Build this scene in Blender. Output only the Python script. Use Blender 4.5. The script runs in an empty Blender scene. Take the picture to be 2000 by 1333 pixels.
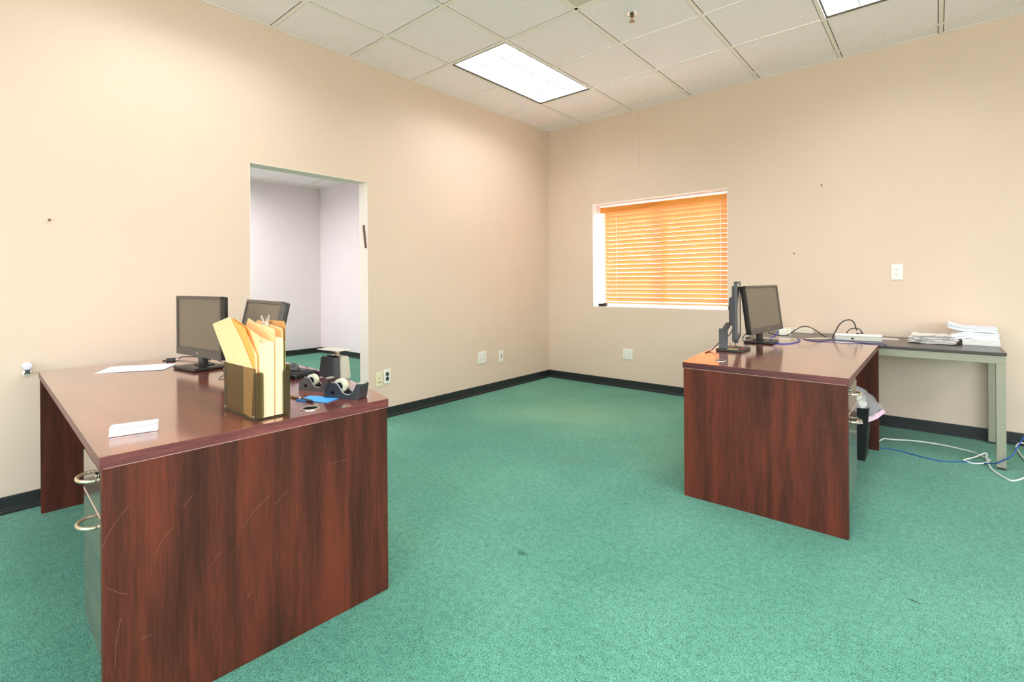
import bpy, bmesh, math, random
from mathutils import Vector, Matrix
random.seed(7)
SC = bpy.context.scene
COL = SC.collection
PI = math.pi

# ------------------------------------------------------------------ materials
def s2l(c):
    return tuple((x / 12.92 if x <= .04045 else ((x + .055) / 1.055) ** 2.4) for x in [v / 255 for v in c])

def new_mat(name):
    m = bpy.data.materials.new(name)
    m.use_nodes = True
    nt = m.node_tree
    b = nt.nodes['Principled BSDF']
    return m, nt, b

def mat(name, rgb, rough=.6, metal=0., spec=.5, bump=0., bscale=200., vary=0., vscale=8., coat=0., trans=0., alpha=1.):
    m, nt, b = new_mat(name)
    c = s2l(rgb)
    b.inputs['Base Color'].default_value = (*c, 1)
    b.inputs['Roughness'].default_value = rough
    b.inputs['Metallic'].default_value = metal
    b.inputs['Specular IOR Level'].default_value = spec
    b.inputs['Coat Weight'].default_value = coat
    b.inputs['Transmission Weight'].default_value = trans
    b.inputs['Alpha'].default_value = alpha
    tc = nt.nodes.new('ShaderNodeTexCoord')
    if vary > 0:
        n = nt.nodes.new('ShaderNodeTexNoise'); n.inputs['Scale'].default_value = vscale; n.inputs['Detail'].default_value = 4
        nt.links.new(tc.outputs['Object'], n.inputs['Vector'])
        r = nt.nodes.new('ShaderNodeValToRGB')
        r.color_ramp.elements[0].position = .3; r.color_ramp.elements[1].position = .7
        r.color_ramp.elements[0].color = (*[x * (1 - vary) for x in c], 1)
        r.color_ramp.elements[1].color = (*[min(1, x * (1 + vary)) for x in c], 1)
        nt.links.new(n.outputs['Fac'], r.inputs['Fac']); nt.links.new(r.outputs['Color'], b.inputs['Base Color'])
    if bump > 0:
        n2 = nt.nodes.new('ShaderNodeTexNoise'); n2.inputs['Scale'].default_value = bscale; n2.inputs['Detail'].default_value = 3
        nt.links.new(tc.outputs['Object'], n2.inputs['Vector'])
        bp = nt.nodes.new('ShaderNodeBump'); bp.inputs['Strength'].default_value = bump; bp.inputs['Distance'].default_value = .002
        nt.links.new(n2.outputs['Fac'], bp.inputs['Height']); nt.links.new(bp.outputs['Normal'], b.inputs['Normal'])
    return m

def wood(name, axis, dark, mid, light, rough=.3, streak=1., spec=.5, coat=.0, flame=0.):
    """mahogany laminate; grain runs along axis (0,1,2) in object space"""
    m, nt, b = new_mat(name)
    tc = nt.nodes.new('ShaderNodeTexCoord')
    mp = nt.nodes.new('ShaderNodeMapping')
    sc = [13., 13., 13.]; sc[axis] = 1.
    mp.inputs['Scale'].default_value = sc
    nt.links.new(tc.outputs['Object'], mp.inputs['Vector'])
    n1 = nt.nodes.new('ShaderNodeTexNoise'); n1.inputs['Scale'].default_value = 1.; n1.inputs['Detail'].default_value = 5; n1.inputs['Distortion'].default_value = .6
    nt.links.new(mp.outputs['Vector'], n1.inputs['Vector'])
    mp2 = nt.nodes.new('ShaderNodeMapping')
    sc2 = [170., 170., 170.]; sc2[axis] = 9.
    mp2.inputs['Scale'].default_value = sc2
    nt.links.new(tc.outputs['Object'], mp2.inputs['Vector'])
    n2 = nt.nodes.new('ShaderNodeTexNoise'); n2.inputs['Scale'].default_value = 1.; n2.inputs['Detail'].default_value = 3; n2.inputs['Roughness'].default_value = .7
    nt.links.new(mp2.outputs['Vector'], n2.inputs['Vector'])
    ad = nt.nodes.new('ShaderNodeMath'); ad.operation = 'MULTIPLY_ADD'
    ad.inputs[1].default_value = .38; nt.links.new(n2.outputs['Fac'], ad.inputs[0])
    m1 = nt.nodes.new('ShaderNodeMath'); m1.operation = 'MULTIPLY'; m1.inputs[1].default_value = .75
    nt.links.new(n1.outputs['Fac'], m1.inputs[0]); nt.links.new(m1.outputs[0], ad.inputs[2])
    src = ad.outputs[0]
    if flame > 0:      # cathedral figure: distorted bands stretched along the grain
        mw = nt.nodes.new('ShaderNodeMapping'); sw = [3.1, 3.1, 3.1]; sw[axis] = .62
        mw.inputs['Scale'].default_value = sw; mw.inputs['Location'].default_value = (.3, .45, .1)
        nt.links.new(tc.outputs['Object'], mw.inputs['Vector'])
        wv = nt.nodes.new('ShaderNodeTexNoise'); wv.inputs['Scale'].default_value = 1.15; wv.inputs['Detail'].default_value = 1.5; wv.inputs['Distortion'].default_value = .35
        nt.links.new(mw.outputs['Vector'], wv.inputs['Vector'])
        k1 = nt.nodes.new('ShaderNodeMath'); k1.operation = 'MULTIPLY'; k1.inputs[1].default_value = 26.; nt.links.new(wv.outputs['Fac'], k1.inputs[0])
        k2 = nt.nodes.new('ShaderNodeMath'); k2.operation = 'SINE'; nt.links.new(k1.outputs[0], k2.inputs[0])
        k3 = nt.nodes.new('ShaderNodeMath'); k3.operation = 'MULTIPLY_ADD'; k3.inputs[1].default_value = flame * .2
        nt.links.new(k2.outputs[0], k3.inputs[0]); nt.links.new(ad.outputs[0], k3.inputs[2]); src = k3.outputs[0]
    r = nt.nodes.new('ShaderNodeValToRGB')
    e = r.color_ramp.elements
    e[0].position = .40; e[0].color = (*s2l(dark), 1)
    e[1].position = .72; e[1].color = (*s2l(light), 1)
    k = e.new(.56); k.color = (*s2l(mid), 1)
    nt.links.new(src, r.inputs['Fac'])
    n3 = nt.nodes.new('ShaderNodeTexNoise'); n3.inputs['Scale'].default_value = 800; n3.inputs['Detail'].default_value = 1
    nt.links.new(tc.outputs['Object'], n3.inputs['Vector'])
    r3 = nt.nodes.new('ShaderNodeValToRGB'); r3.color_ramp.elements[0].position = .3; r3.color_ramp.elements[0].color = (.78, .8, .8, 1)
    r3.color_ramp.elements[1].position = .7; r3.color_ramp.elements[1].color = (1.2, 1.18, 1.17, 1)
    nt.links.new(n3.outputs['Fac'], r3.inputs['Fac'])
    mx3 = nt.nodes.new('ShaderNodeMix'); mx3.data_type = 'RGBA'; mx3.blend_type = 'MULTIPLY'; mx3.inputs[0].default_value = 1.
    nt.links.new(r.outputs['Color'], mx3.inputs[6]); nt.links.new(r3.outputs['Color'], mx3.inputs[7])
    col = mx3.outputs[2]
    nt.links.new(col, b.inputs['Base Color'])
    b.inputs['Roughness'].default_value = rough
    b.inputs['Specular IOR Level'].default_value = spec
    b.inputs['Coat Weight'].default_value = coat
    b.inputs['Coat Roughness'].default_value = .12
    bp = nt.nodes.new('ShaderNodeBump'); bp.inputs['Strength'].default_value = .08; bp.inputs['Distance'].default_value = .001
    nt.links.new(n2.outputs['Fac'], bp.inputs['Height']); nt.links.new(bp.outputs['Normal'], b.inputs['Normal'])
    return m

def emis(name, rgb, strength):
    m = bpy.data.materials.new(name); m.use_nodes = True
    nt = m.node_tree; nt.nodes.clear()
    o = nt.nodes.new('ShaderNodeOutputMaterial'); e = nt.nodes.new('ShaderNodeEmission')
    e.inputs['Color'].default_value = (*s2l(rgb), 1); e.inputs['Strength'].default_value = strength
    nt.links.new(e.outputs[0], o.inputs[0])
    return m

# painted wall: faint roller mottling and a few scuffs
M_WALL = mat('peach_wall_paint', (221, 199, 178), rough=.62, spec=.3, bump=.12, bscale=260, vary=.018, vscale=1.6)
M_HALL = mat('pale_pink_wall_paint', (242, 230, 234), rough=.6, spec=.3, bump=.1, bscale=260, vary=.015, vscale=1.5)
M_JAMB = mat('cream_jamb_paint', (246, 232, 222), rough=.6, spec=.3)
M_REVEAL = mat('white_reveal_paint', (238, 234, 236), rough=.6, spec=.3)

def carpet():
    m, nt, b = new_mat('teal_loop_carpet')
    tc = nt.nodes.new('ShaderNodeTexCoord')
    def noise(scale, det, rgh=.5):
        n = nt.nodes.new('ShaderNodeTexNoise'); n.inputs['Scale'].default_value = scale
        n.inputs['Detail'].default_value = det; n.inputs['Roughness'].default_value = rgh
        nt.links.new(tc.outputs['Object'], n.inputs['Vector']); return n
    def ramp(src, p0, c0, p1, c1):
        r = nt.nodes.new('ShaderNodeValToRGB')
        r.color_ramp.elements[0].position = p0; r.color_ramp.elements[0].color = (*c0, 1)
        r.color_ramp.elements[1].position = p1; r.color_ramp.elements[1].color = (*c1, 1)
        nt.links.new(src, r.inputs['Fac']); return r
    def mix(mode, fac, a, c):
        x = nt.nodes.new('ShaderNodeMix'); x.data_type = 'RGBA'; x.blend_type = mode
        if isinstance(fac, float): x.inputs[0].default_value = fac
        else: nt.links.new(fac, x.inputs[0])
        nt.links.new(a, x.inputs[6])
        if isinstance(c, tuple): x.inputs[7].default_value = (*c, 1)
        else: nt.links.new(c, x.inputs[7])
        return x.outputs[2]
    big = noise(.75, 4, .6)
    base = ramp(big.outputs['Fac'], .35, s2l((73, 140, 117)), .65, s2l((98, 160, 134)))
    # yarn flecks
    f1 = noise(230, 2, .6)
    fl = ramp(f1.outputs['Fac'],   .38, (.50, .54, .54), .58, (1.16, 1.16, 1.16))
    c = mix('MULTIPLY', 1., base.outputs['Color'], fl.outputs['Color'])
    mid_ = noise(38, 4, .75)
    mr_ = ramp(mid_.outputs['Fac'], .32, (.74, .78, .77), .66, (1.16, 1.14, 1.15))
    c = mix('MULTIPLY', 1., c, mr_.outputs['Color'])
    vo = nt.nodes.new('ShaderNodeTexVoronoi'); vo.inputs['Scale'].default_value = 115; vo.inputs['Randomness'].default_value = .9
    nt.links.new(tc.outputs['Object'], vo.inputs['Vector'])
    vr = ramp(vo.outputs['Distance'], .12, (.34, .42, .42), .36, (1.04, 1.04, 1.04))
    c = mix('MULTIPLY', 1., c, vr.outputs['Color'])
    # worn and stained places, each with its own outline
    def spot(x, y, rx, ry, col, strength, edge=.5, rot=0.):
        nonlocal c
        mp = nt.nodes.new('ShaderNodeMapping'); mp.vector_type = 'TEXTURE'
        mp.inputs['Location'].default_value = (x, y, 0); mp.inputs['Scale'].default_value = (rx, ry, 1); mp.inputs['Rotation'].default_value = (0, 0, rot)
        wob = noise(3.5, 3)
        sb = nt.nodes.new('ShaderNodeVectorMath'); sb.operation = 'MULTIPLY_ADD'
        nt.links.new(wob.outputs['Color'], sb.inputs[0]); sb.inputs[1].default_value = (.5, .5, 0)
        ad = nt.nodes.new('ShaderNodeVectorMath'); ad.operation = 'ADD'
        nt.links.new(tc.outputs['Object'], mp.inputs['Vector'])
        nt.links.new(mp.outputs['Vector'], sb.inputs[2])
        ad.inputs[1].default_value = (-.25, -.25, 0); nt.links.new(sb.outputs[0], ad.inputs[0])
        sz = nt.nodes.new('ShaderNodeVectorMath'); sz.operation = 'MULTIPLY'; sz.inputs[1].default_value = (1, 1, 0)
        nt.links.new(ad.outputs[0], sz.inputs[0])
        ln = nt.nodes.new('ShaderNodeVectorMath'); ln.operation = 'LENGTH'; nt.links.new(sz.outputs[0], ln.inputs[0])
        mr = nt.nodes.new('ShaderNodeMapRange'); mr.inputs['From Min'].default_value = 1.; mr.inputs['From Max'].default_value = edge
        mr.inputs['To Min'].default_value = 0.; mr.inputs['To Max'].default_value = strength
        nt.links.new(ln.outputs['Value'], mr.inputs['Value'])
        c = mix('MIX', mr.outputs[0], c, s2l(col))
    spot(1.18, -1.25, .95, .62, (136, 182, 146), .42, .25, .6)
    spot(1.22, -1.22, .34, .24, (108, 150, 110), .24, .3, .6)
    spot(1.0, -1.75, .55, .22, (52, 128, 108), .35, .2, .5)
    spot(1.75, -2.15, .16, .1, (96, 132, 84), .25, .2, .3)
    spot(2.26, -1.55, .5, .6, (128, 172, 134), .28, .2, .2)
    spot(2.19, -3.18, .028, .017, (24, 74, 60), .75, .4)
    spot(3.44, -2.54, .030, .008, (40, 62, 44), .8, .4, -.2)
    spot(1.02, -1.9, .03, .012, (30, 84, 70), .6, .4)
    nt.links.new(c, b.inputs['Base Color'])
    b.inputs['Roughness'].default_value = .95
    b.inputs['Specular IOR Level'].default_value = .1
    b.inputs['Sheen Weight'].default_value = .15
    bp = nt.nodes.new('ShaderNodeBump'); bp.inputs['Strength'].default_value = .55; bp.inputs['Distance'].default_value = .004
    nt.links.new(f1.outputs['Fac'], bp.inputs['Height']); nt.links.new(bp.outputs['Normal'], b.inputs['Normal'])
    return m
M_CARPET = carpet()

def tile_mat():
    m, nt, b = new_mat('pitted_acoustic_tile')
    tc = nt.nodes.new('ShaderNodeTexCoord')
    n = nt.nodes.new('ShaderNodeTexNoise'); n.inputs['Scale'].default_value = 190; n.inputs['Detail'].default_value = 2; n.inputs['Roughness'].default_value = .75
    nt.links.new(tc.outputs['Object'], n.inputs['Vector'])
    r = nt.nodes.new('ShaderNodeValToRGB'); e = r.color_ramp.elements
    e[0].position = .24; e[0].color = (*s2l((186, 176, 166)), 1)
    e[1].position = .40; e[1].color = (*s2l((254, 243, 244)), 1)
    nt.links.new(n.outputs['Fac'], r.inputs['Fac']); nt.links.new(r.outputs['Color'], b.inputs['Base Color'])
    b.inputs['Roughness'].default_value = .9; b.inputs['Specular IOR Level'].default_value = .15
    bp = nt.nodes.new('ShaderNodeBump'); bp.inputs['Strength'].default_value = .3; bp.inputs['Distance'].default_value = .003
    nt.links.new(n.outputs['Fac'], bp.inputs['Height']); nt.links.new(bp.outputs['Normal'], b.inputs['Normal'])
    return m
M_TILE = tile_mat()
M_TBAR = mat('cream_grid_bar', (246, 236, 226), rough=.45)
M_GAP = mat('gap_shade', (52, 46, 36), rough=.9)  # shade of the ceiling gaps, painted as a dark colour
M_BASE = mat('black_rubber_baseboard', (38, 40, 40), rough=.38, spec=.5, vary=.15, vscale=40)
PANEL = dict(dark=(54, 28, 19), mid=(80, 40, 28), light=(106, 49, 34), flame=.14)
M_WOODV = wood('mahogany_panel_upright_grain', 2, rough=.42, spec=.2, **PANEL)
M_WOODX = wood('mahogany_top_long_grain', 0, rough=.16, dark=(92, 44, 36), mid=(128, 64, 50), light=(158, 84, 66), spec=.8, coat=1.)
M_WOODY = wood('mahogany_top_cross_grain', 1, rough=.16, dark=(92, 44, 36), mid=(128, 64, 50), light=(158, 84, 66), spec=.8, coat=1.)
M_EDGEX = wood('mahogany_edge_band', 1, rough=.35, dark=(64, 26, 28), mid=(98, 44, 44), light=(130, 66, 62))
M_EDGEY = wood('mahogany_edge_band_cross', 0, rough=.35, dark=(64, 26, 28), mid=(98, 44, 44), light=(130, 66, 62))
M_DRAWER = wood('satin_drawer_front', 0, rough=.24, dark=(70, 44, 36), mid=(98, 66, 54), light=(124, 88, 72), spec=.8, coat=.6)
M_DRAWERY = wood('satin_drawer_front_cross', 1, rough=.24, dark=(70, 44, 36), mid=(98, 66, 54), light=(124, 88, 72), spec=.8, coat=.6)
M_TRIMLINE = mat('pale_wood_trim_line', (206, 170, 150), rough=.5)
M_SCRATCH = mat('scratch_pale', (140, 98, 76), rough=.6)
M_BRASS = mat('satin_nickel_brass', (214, 200, 172), rough=.28, metal=.85)
M_CHROME = mat('chrome', (230, 230, 228), rough=.12, metal=1.)
M_BLACKP = mat('black_plastic', (34, 33, 32), rough=.36, bump=.1, bscale=600)
M_GREYP = mat('dark_grey_plastic', (66, 66, 68), rough=.42, bump=.1, bscale=600)
M_BEZEL = mat('monitor_bezel_plastic', (70, 64, 57), rough=.3, spec=.5)
M_SCREEN = mat('screen_reflection_tint', (104, 93, 76), rough=.32, spec=.6, bump=.04, bscale=1200)  # brown grey lightened to stand in for the room's reflection
M_SCREENG = mat('dark_glossy_screen', (40, 38, 34), rough=.08, spec=.8)
M_WHITEP = mat('white_plastic', (238, 234, 222), rough=.35)
M_IVORY = mat('ivory_plastic', (232, 222, 186), rough=.38)
M_SLOT = mat('slot_black', (26, 22, 18), rough=.9, spec=.05)
M_SLOTG = mat('slot_grey', (168, 168, 152), rough=.6)
M_PAPER = mat('white_paper', (244, 243, 242), rough=.8, spec=.2)
M_PAPERG = mat('greyed_paper', (224, 220, 210), rough=.85, spec=.2)
M_PAPERW = mat('warm_paper', (246, 226, 190), rough=.85, spec=.2)
M_PAGE2 = mat('beige_page_edges', (234, 208, 164), rough=.85, spec=.2)
M_MANILA = mat('manila_folder', (248, 206, 152), rough=.6, spec=.3, vary=.03, vscale=6)
M_MANILAD = mat('orange_manila_folder', (240, 170, 84), rough=.6, spec=.3)
M_TAN = mat('kraft_folder', (196, 144, 84), rough=.65, spec=.3)
M_OLIVE = mat('olive_folder', (176, 168, 96), rough=.65, spec=.3)
M_BLUEP = mat('bright_blue_paper', (74, 172, 246), rough=.6)
M_BLUEC = mat('blue_cable_jacket', (36, 66, 176), rough=.4)
M_BLUEF = mat('blue_cable_jacket_floor', (20, 84, 160), rough=.4)
M_WCAB = mat('white_cable_jacket', (236, 238, 232), rough=.4)
M_BCAB = mat('black_cable_jacket', (30, 26, 24), rough=.45)
M_GCAB = mat('grey_cable_jacket', (120, 112, 100), rough=.45)
M_TABLETOP = mat('black_laminate_tabletop', (58, 48, 44), rough=.28, spec=.6, vary=.1, vscale=30)
M_SAGE = mat('sage_grey_painted_steel', (152, 148, 128), rough=.42, metal=.15, bump=.05, bscale=300)
M_SAGED = mat('sage_leg_foot', (40, 40, 34), rough=.6)
M_SILVER = mat('brushed_silver', (206, 198, 182), rough=.35, metal=.4)
M_TAPE = mat('translucent_tape_roll', (226, 226, 196), rough=.3, spec=.6)
M_CORE = mat('tape_core', (52, 52, 74), rough=.4)
M_RED = mat('red_sticker', (200, 40, 44), rough=.5)
M_YEL = mat('pale_yellow_note', (232, 222, 150), rough=.7)
M_DARKSTRIP = mat('bronze_metal_strip', (92, 66, 40), rough=.4, metal=.5)
M_CREAMB = mat('chipped_drywall', (226, 186, 140), rough=.9)
M_GROM = mat('grommet_ring', (196, 184, 172), rough=.3, metal=.6)

def smoke_mat():
    m, nt, b = new_mat('smoked_acrylic')
    tb = nt.nodes.new('ShaderNodeBsdfTransparent'); tb.inputs['Color'].default_value = (.66, .58, .42, 1)
    mx = nt.nodes.new('ShaderNodeMixShader')
    b.inputs['Base Color'].default_value = (*s2l((104, 94, 66)), 1); b.inputs['Roughness'].default_value = .12
    b.inputs['Specular IOR Level'].default_value = .6
    mx.inputs[0].default_value = .34
    out = nt.nodes['Material Output']
    nt.links.new(tb.outputs[0], mx.inputs[1]); nt.links.new(b.outputs[0], mx.inputs[2]); nt.links.new(mx.outputs[0], out.inputs[0])
    return m
M_SMOKE = smoke_mat()
def film_mat():
    m, nt, b = new_mat('cloudy_bag_film')
    tb = nt.nodes.new('ShaderNodeBsdfTransparent'); tb.inputs['Color'].default_value = (.9, .9, .9, 1)
    mx = nt.nodes.new('ShaderNodeMixShader'); mx.inputs[0].default_value = .45
    b.inputs['Base Color'].default_value = (*s2l((206, 200, 200)), 1); b.inputs['Roughness'].default_value = .25
    nt.links.new(tb.outputs[0], mx.inputs[1]); nt.links.new(b.outputs[0], mx.inputs[2]); nt.links.new(mx.outputs[0], nt.nodes['Material Output'].inputs[0])
    return m
M_FILM = film_mat()
def slat_mat():
    m, nt, b = new_mat('honey_wood_slat')
    tc = nt.nodes.new('ShaderNodeTexCoord'); mp = nt.nodes.new('ShaderNodeMapping'); mp.inputs['Scale'].default_value = (3, 60, 60)
    n = nt.nodes.new('ShaderNodeTexNoise'); n.inputs['Scale'].default_value = 1; n.inputs['Detail'].default_value = 4
    nt.links.new(tc.outputs['Object'], mp.inputs[0]); nt.links.new(mp.outputs[0], n.inputs['Vector'])
    r = nt.nodes.new('ShaderNodeValToRGB'); r.color_ramp.elements[0].position = .3; r.color_ramp.elements[1].position = .7
    r.color_ramp.elements[0].color = (*s2l((232, 168, 112)), 1); r.color_ramp.elements[1].color = (*s2l((246, 194, 142)), 1)
    nt.links.new(n.outputs['Fac'], r.inputs['Fac']); nt.links.new(r.outputs['Color'], b.inputs['Base Color'])
    b.inputs['Roughness'].default_value = .35
    tl = nt.nodes.new('ShaderNodeBsdfTranslucent'); tl.inputs['Color'].default_value = (*s2l((255, 206, 160)), 1)
    mx = nt.nodes.new('ShaderNodeMixShader'); mx.inputs[0].default_value = .16
    nt.links.new(b.outputs[0], mx.inputs[1]); nt.links.new(tl.outputs[0], mx.inputs[2]); nt.links.new(mx.outputs[0], nt.nodes['Material Output'].inputs[0])
    return m
M_SLAT = slat_mat()
M_VALANCE = wood('honey_wood_valance', 0, rough=.35, dark=(226, 132, 40), mid=(240, 154, 62), light=(250, 172, 84))
def glass_mat():
    m, nt, b = new_mat('window_glass')
    b.inputs['Base Color'].default_value = (1, 1, 1, 1); b.inputs['Roughness'].default_value = 0.; b.inputs['IOR'].default_value = 1.45
    g = nt.nodes.new('ShaderNodeBsdfTransparent'); mx = nt.nodes.new('ShaderNodeMixShader'); gl = nt.nodes.new('ShaderNodeBsdfGlossy')
    gl.inputs['Roughness'].default_value = .02
    mx.inputs[0].default_value = .06
    nt.links.new(g.outputs[0], mx.inputs[1]); nt.links.new(gl.outputs[0], mx.inputs[2]); nt.links.new(mx.outputs[0], nt.nodes['Material Output'].inputs[0])
    return m
M_GLASS = glass_mat()
def lamp_mat(name, rgb, hi, lo):
    """parabolic cells: the lamps behind make some cells brighter than others"""
    m = emis(name, rgb, hi); nt = m.node_tree; e = [n for n in nt.nodes if n.type == 'EMISSION'][0]
    tc = nt.nodes.new('ShaderNodeTexCoord'); mp = nt.nodes.new('ShaderNodeMapping'); mp.inputs['Scale'].default_value = (5.2, 5.1, 0)
    v = nt.nodes.new('ShaderNodeTexVoronoi'); v.distance = 'CHEBYCHEV'; v.inputs['Scale'].default_value = 1.6; v.inputs['Randomness'].default_value = .25
    nt.links.new(tc.outputs['Object'], mp.inputs[0]); nt.links.new(mp.outputs[0], v.inputs['Vector'])
    r = nt.nodes.new('ShaderNodeMapRange'); r.inputs['From Min'].default_value = .25; r.inputs['From Max'].default_value = .62
    r.inputs['To Min'].default_value = hi; r.inputs['To Max'].default_value = lo
    nt.links.new(v.outputs['Distance'], r.inputs['Value']); nt.links.new(r.outputs[0], e.inputs['Strength'])
    return m
M_LAMP = lamp_mat('fluorescent_diffuser_glow', (255, 253, 248), 1.9, .78)
M_LAMPH = emis('hall_diffuser_glow', (250, 250, 255), 2.)

# ------------------------------------------------------------------ mesh helpers
def rotm(rx=0, ry=0, rz=0):
    return Matrix.Rotation(rz, 3, 'Z') @ Matrix.Rotation(ry, 3, 'Y') @ Matrix.Rotation(rx, 3, 'X')

def sheet_grid(t_, P, nx, ny, th):
    A = [[t_.verts.new(P(i, j)) for j in range(ny + 1)] for i in range(nx + 1)]
    B = [[t_.verts.new(P(i, j) + Vector((0, 0, th))) for j in range(ny + 1)] for i in range(nx + 1)]
    for i in range(nx):
        for j in range(ny):
            t_.faces.new((A[i][j], A[i][j + 1], A[i + 1][j + 1], A[i + 1][j])); t_.faces.new((B[i][j], B[i + 1][j], B[i + 1][j + 1], B[i][j + 1]))
    for i in range(nx):
        t_.faces.new((A[i][0], A[i + 1][0], B[i + 1][0], B[i][0])); t_.faces.new((A[i + 1][ny], A[i][ny], B[i][ny], B[i + 1][ny]))
    for j in range(ny):
        t_.faces.new((A[0][j + 1], A[0][j], B[0][j], B[0][j + 1])); t_.faces.new((A[nx][j], A[nx][j + 1], B[nx][j + 1], B[nx][j]))

class MB:
    """collects shapes into ONE mesh object"""
    def __init__(s): s.bm = bmesh.new(); s.mi = 0
    def m(s, i): s.mi = i; return s
    def box(s, c, d, bev=0., rot=None, seg=2):
        t = bmesh.new(); bmesh.ops.create_cube(t, size=1.)
        for v in t.verts: v.co = Vector((v.co.x * d[0], v.co.y * d[1], v.co.z * d[2]))
        if bev > 0:
            bev = min(bev, min(d) * .45)
            bmesh.ops.bevel(t, geom=t.edges[:], offset=bev, segments=seg, profile=.5, affect='EDGES')
        R = rot if rot is not None else Matrix.Identity(3)
        for v in t.verts: v.co = R @ v.co + Vector(c)
        s._add(t); return s
    def span(s, a, b, bev=0., seg=2):
        return s.box([(a[i] + b[i]) / 2 for i in range(3)], [abs(b[i] - a[i]) for i in range(3)], bev, None, seg)
    def cyl(s, c, r, h, seg=24, rot=None, r2=None, bev=0.):
        t = bmesh.new(); bmesh.ops.create_cone(t, cap_ends=True, cap_tris=False, segments=seg, radius1=r, radius2=r if r2 is None else r2, depth=h)
        if bev > 0:
            ed = [e for e in t.edges if abs(e.verts[0].co.z - e.verts[1].co.z) < 1e-6]
            bmesh.ops.bevel(t, geom=ed, offset=bev, segments=2, profile=.5, affect='EDGES')
        R = rot if rot is not None else Matrix.Identity(3)
        for v in t.verts: v.co = R @ v.co + Vector(c)
        s._add(t); return s
    def ring(s, c, r0, r1, h, seg=28, rot=None):
        t = bmesh.new(); R = rot if rot is not None else Matrix.Identity(3); L = []
        for k in range(seg):
            a = 2 * PI * k / seg; ca, sa = math.cos(a), math.sin(a)
            L.append([t.verts.new(R @ Vector((ca * r, sa * r, z)) + Vector(c)) for r, z in ((r0, -h / 2), (r1, -h / 2), (r1, h / 2), (r0, h / 2))])
        for k in range(seg):
            A, B = L[k], L[(k + 1) % seg]
            for j in range(4): t.faces.new((A[j], B[j], B[(j + 1) % 4], A[(j + 1) % 4]))
        s._add(t); return s
    def prism(s, pts, a, b, f):
        """outline pts (2D) between a and b; f(u, v, w) gives the 3D point"""
        t = bmesh.new()
        A = [t.verts.new(f(p[0], p[1], a)) for p in pts]; B = [t.verts.new(f(p[0], p[1], b)) for p in pts]
        t.faces.new(A); t.faces.new(list(reversed(B)))
        n = len(pts)
        for i in range(n): t.faces.new((A[i], B[i], B[(i + 1) % n], A[(i + 1) % n]))
        s._add(t); return s
    def tube(s, pts, r, seg=8, smooth=6, closed=False):
        P = [Vector(p) for p in pts]
        if smooth > 1 and len(P) > 2:
            Q = []
            n = len(P)
            for i in range(n - 1):
                p0 = P[max(i - 1, 0)]; p1 = P[i]; p2 = P[i + 1]; p3 = P[min(i + 2, n - 1)]
                for k in range(smooth):
                    t = k / smooth
                    Q.append(.5 * ((2 * p1) + (p2 - p0) * t + (2 * p0 - 5 * p1 + 4 * p2 - p3) * t * t + (3 * p1 - p0 - 3 * p2 + p3) * t ** 3))
            Q.append(P[-1]); P = Q
        t = bmesh.new(); rings = []
        up = Vector((0, 0, 1)); last = None
        for i, p in enumerate(P):
            d = (P[min(i + 1, len(P) - 1)] - P[max(i - 1, 0)])
            if d.length < 1e-9: d = Vector((1, 0, 0))
            d.normalize()
            if last is None:
                x = d.cross(up)
                if x.length < .05: x = d.cross(Vector((1, 0, 0)))
            else:
                x = last - d * last.dot(d)
                if x.length < 1e-6: x = d.cross(up)
            x.normalize(); last = x; y = d.cross(x)
            rr = r[i * (len(r) - 1) // (len(P) - 1)] if isinstance(r, (list, tuple)) else r
            rings.append([t.verts.new(p + (x * math.cos(2 * PI * k / seg) + y * math.sin(2 * PI * k / seg)) * rr) for k in range(seg)])
        for i in range(len(rings) - 1):
            for k in range(seg): t.faces.new((rings[i][k], rings[i][(k + 1) % seg], rings[i + 1][(k + 1) % seg], rings[i + 1][k]))
        t.faces.new(list(reversed(rings[0]))); t.faces.new(rings[-1])
        for f in t.faces: f.smooth = True
        s._add(t); return s
    def _add(s, t):
        for f in t.faces: f.material_index = s.mi
        bmesh.ops.recalc_face_normals(t, faces=t.faces[:])
        me = bpy.data.meshes.new('tmp'); t.to_mesh(me); t.free()
        s.bm.from_mesh(me); bpy.data.meshes.remove(me)
    def build(s, name, mats, parent=None, loc=(0, 0, 0), rz=0., rot=None, smooth=False):
        me = bpy.data.meshes.new(name); s.bm.to_mesh(me); s.bm.free()
        if not isinstance(mats, (list, tuple)): mats = [mats]
        for m in mats: me.materials.append(m)
        if smooth:
            for p in me.polygons: p.use_smooth = True
        o = bpy.data.objects.new(name, me); COL.objects.link(o)
        o.location = loc; o.rotation_euler = rot if rot else (0, 0, rz)
        if parent: o.parent = parent
        return o

def tag(o, label, cat, group=None, kind=None):
    if label: o['label'] = label
    if cat: o['category'] = cat
    if group: o['group'] = group
    if kind: o['kind'] = kind
    return o
def thing(name, label, cat, loc=(0, 0, 0), rz=0., group=None):
    o = bpy.data.objects.new(name, None); COL.objects.link(o)
    o.empty_display_size = .1
    o.location = loc; o.rotation_euler = (0, 0, rz)
    return tag(o, label, cat, group)
def struct(o, label, cat='room'):
    return tag(o, label, cat, kind='structure')
def copy_tree(o, parent=None):
    c = o.copy(); COL.objects.link(c)
    if parent: c.parent = parent
    for ch in list(o.children): copy_tree(ch, c)
    return c

# ------------------------------------------------------------------ the room
H = 2.9057; GX, GY, T = .4872, .1784, .6096
XE, YS = 6.6, -8.0            # far ends of the room (behind the camera)
OY0, OY1, OZ = -3.375, -2.468, 1.945     # opening in the left wall
TW = .115                                # wall thickness
HX, HY, HH = -4.17, -.62, 2.67           # next room: far wall x, side wall y, ceiling height
WX0, WX1, WZ0, WZ1, WD = .607, 2.043, .848, 1.98, .26   # window hole

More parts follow.
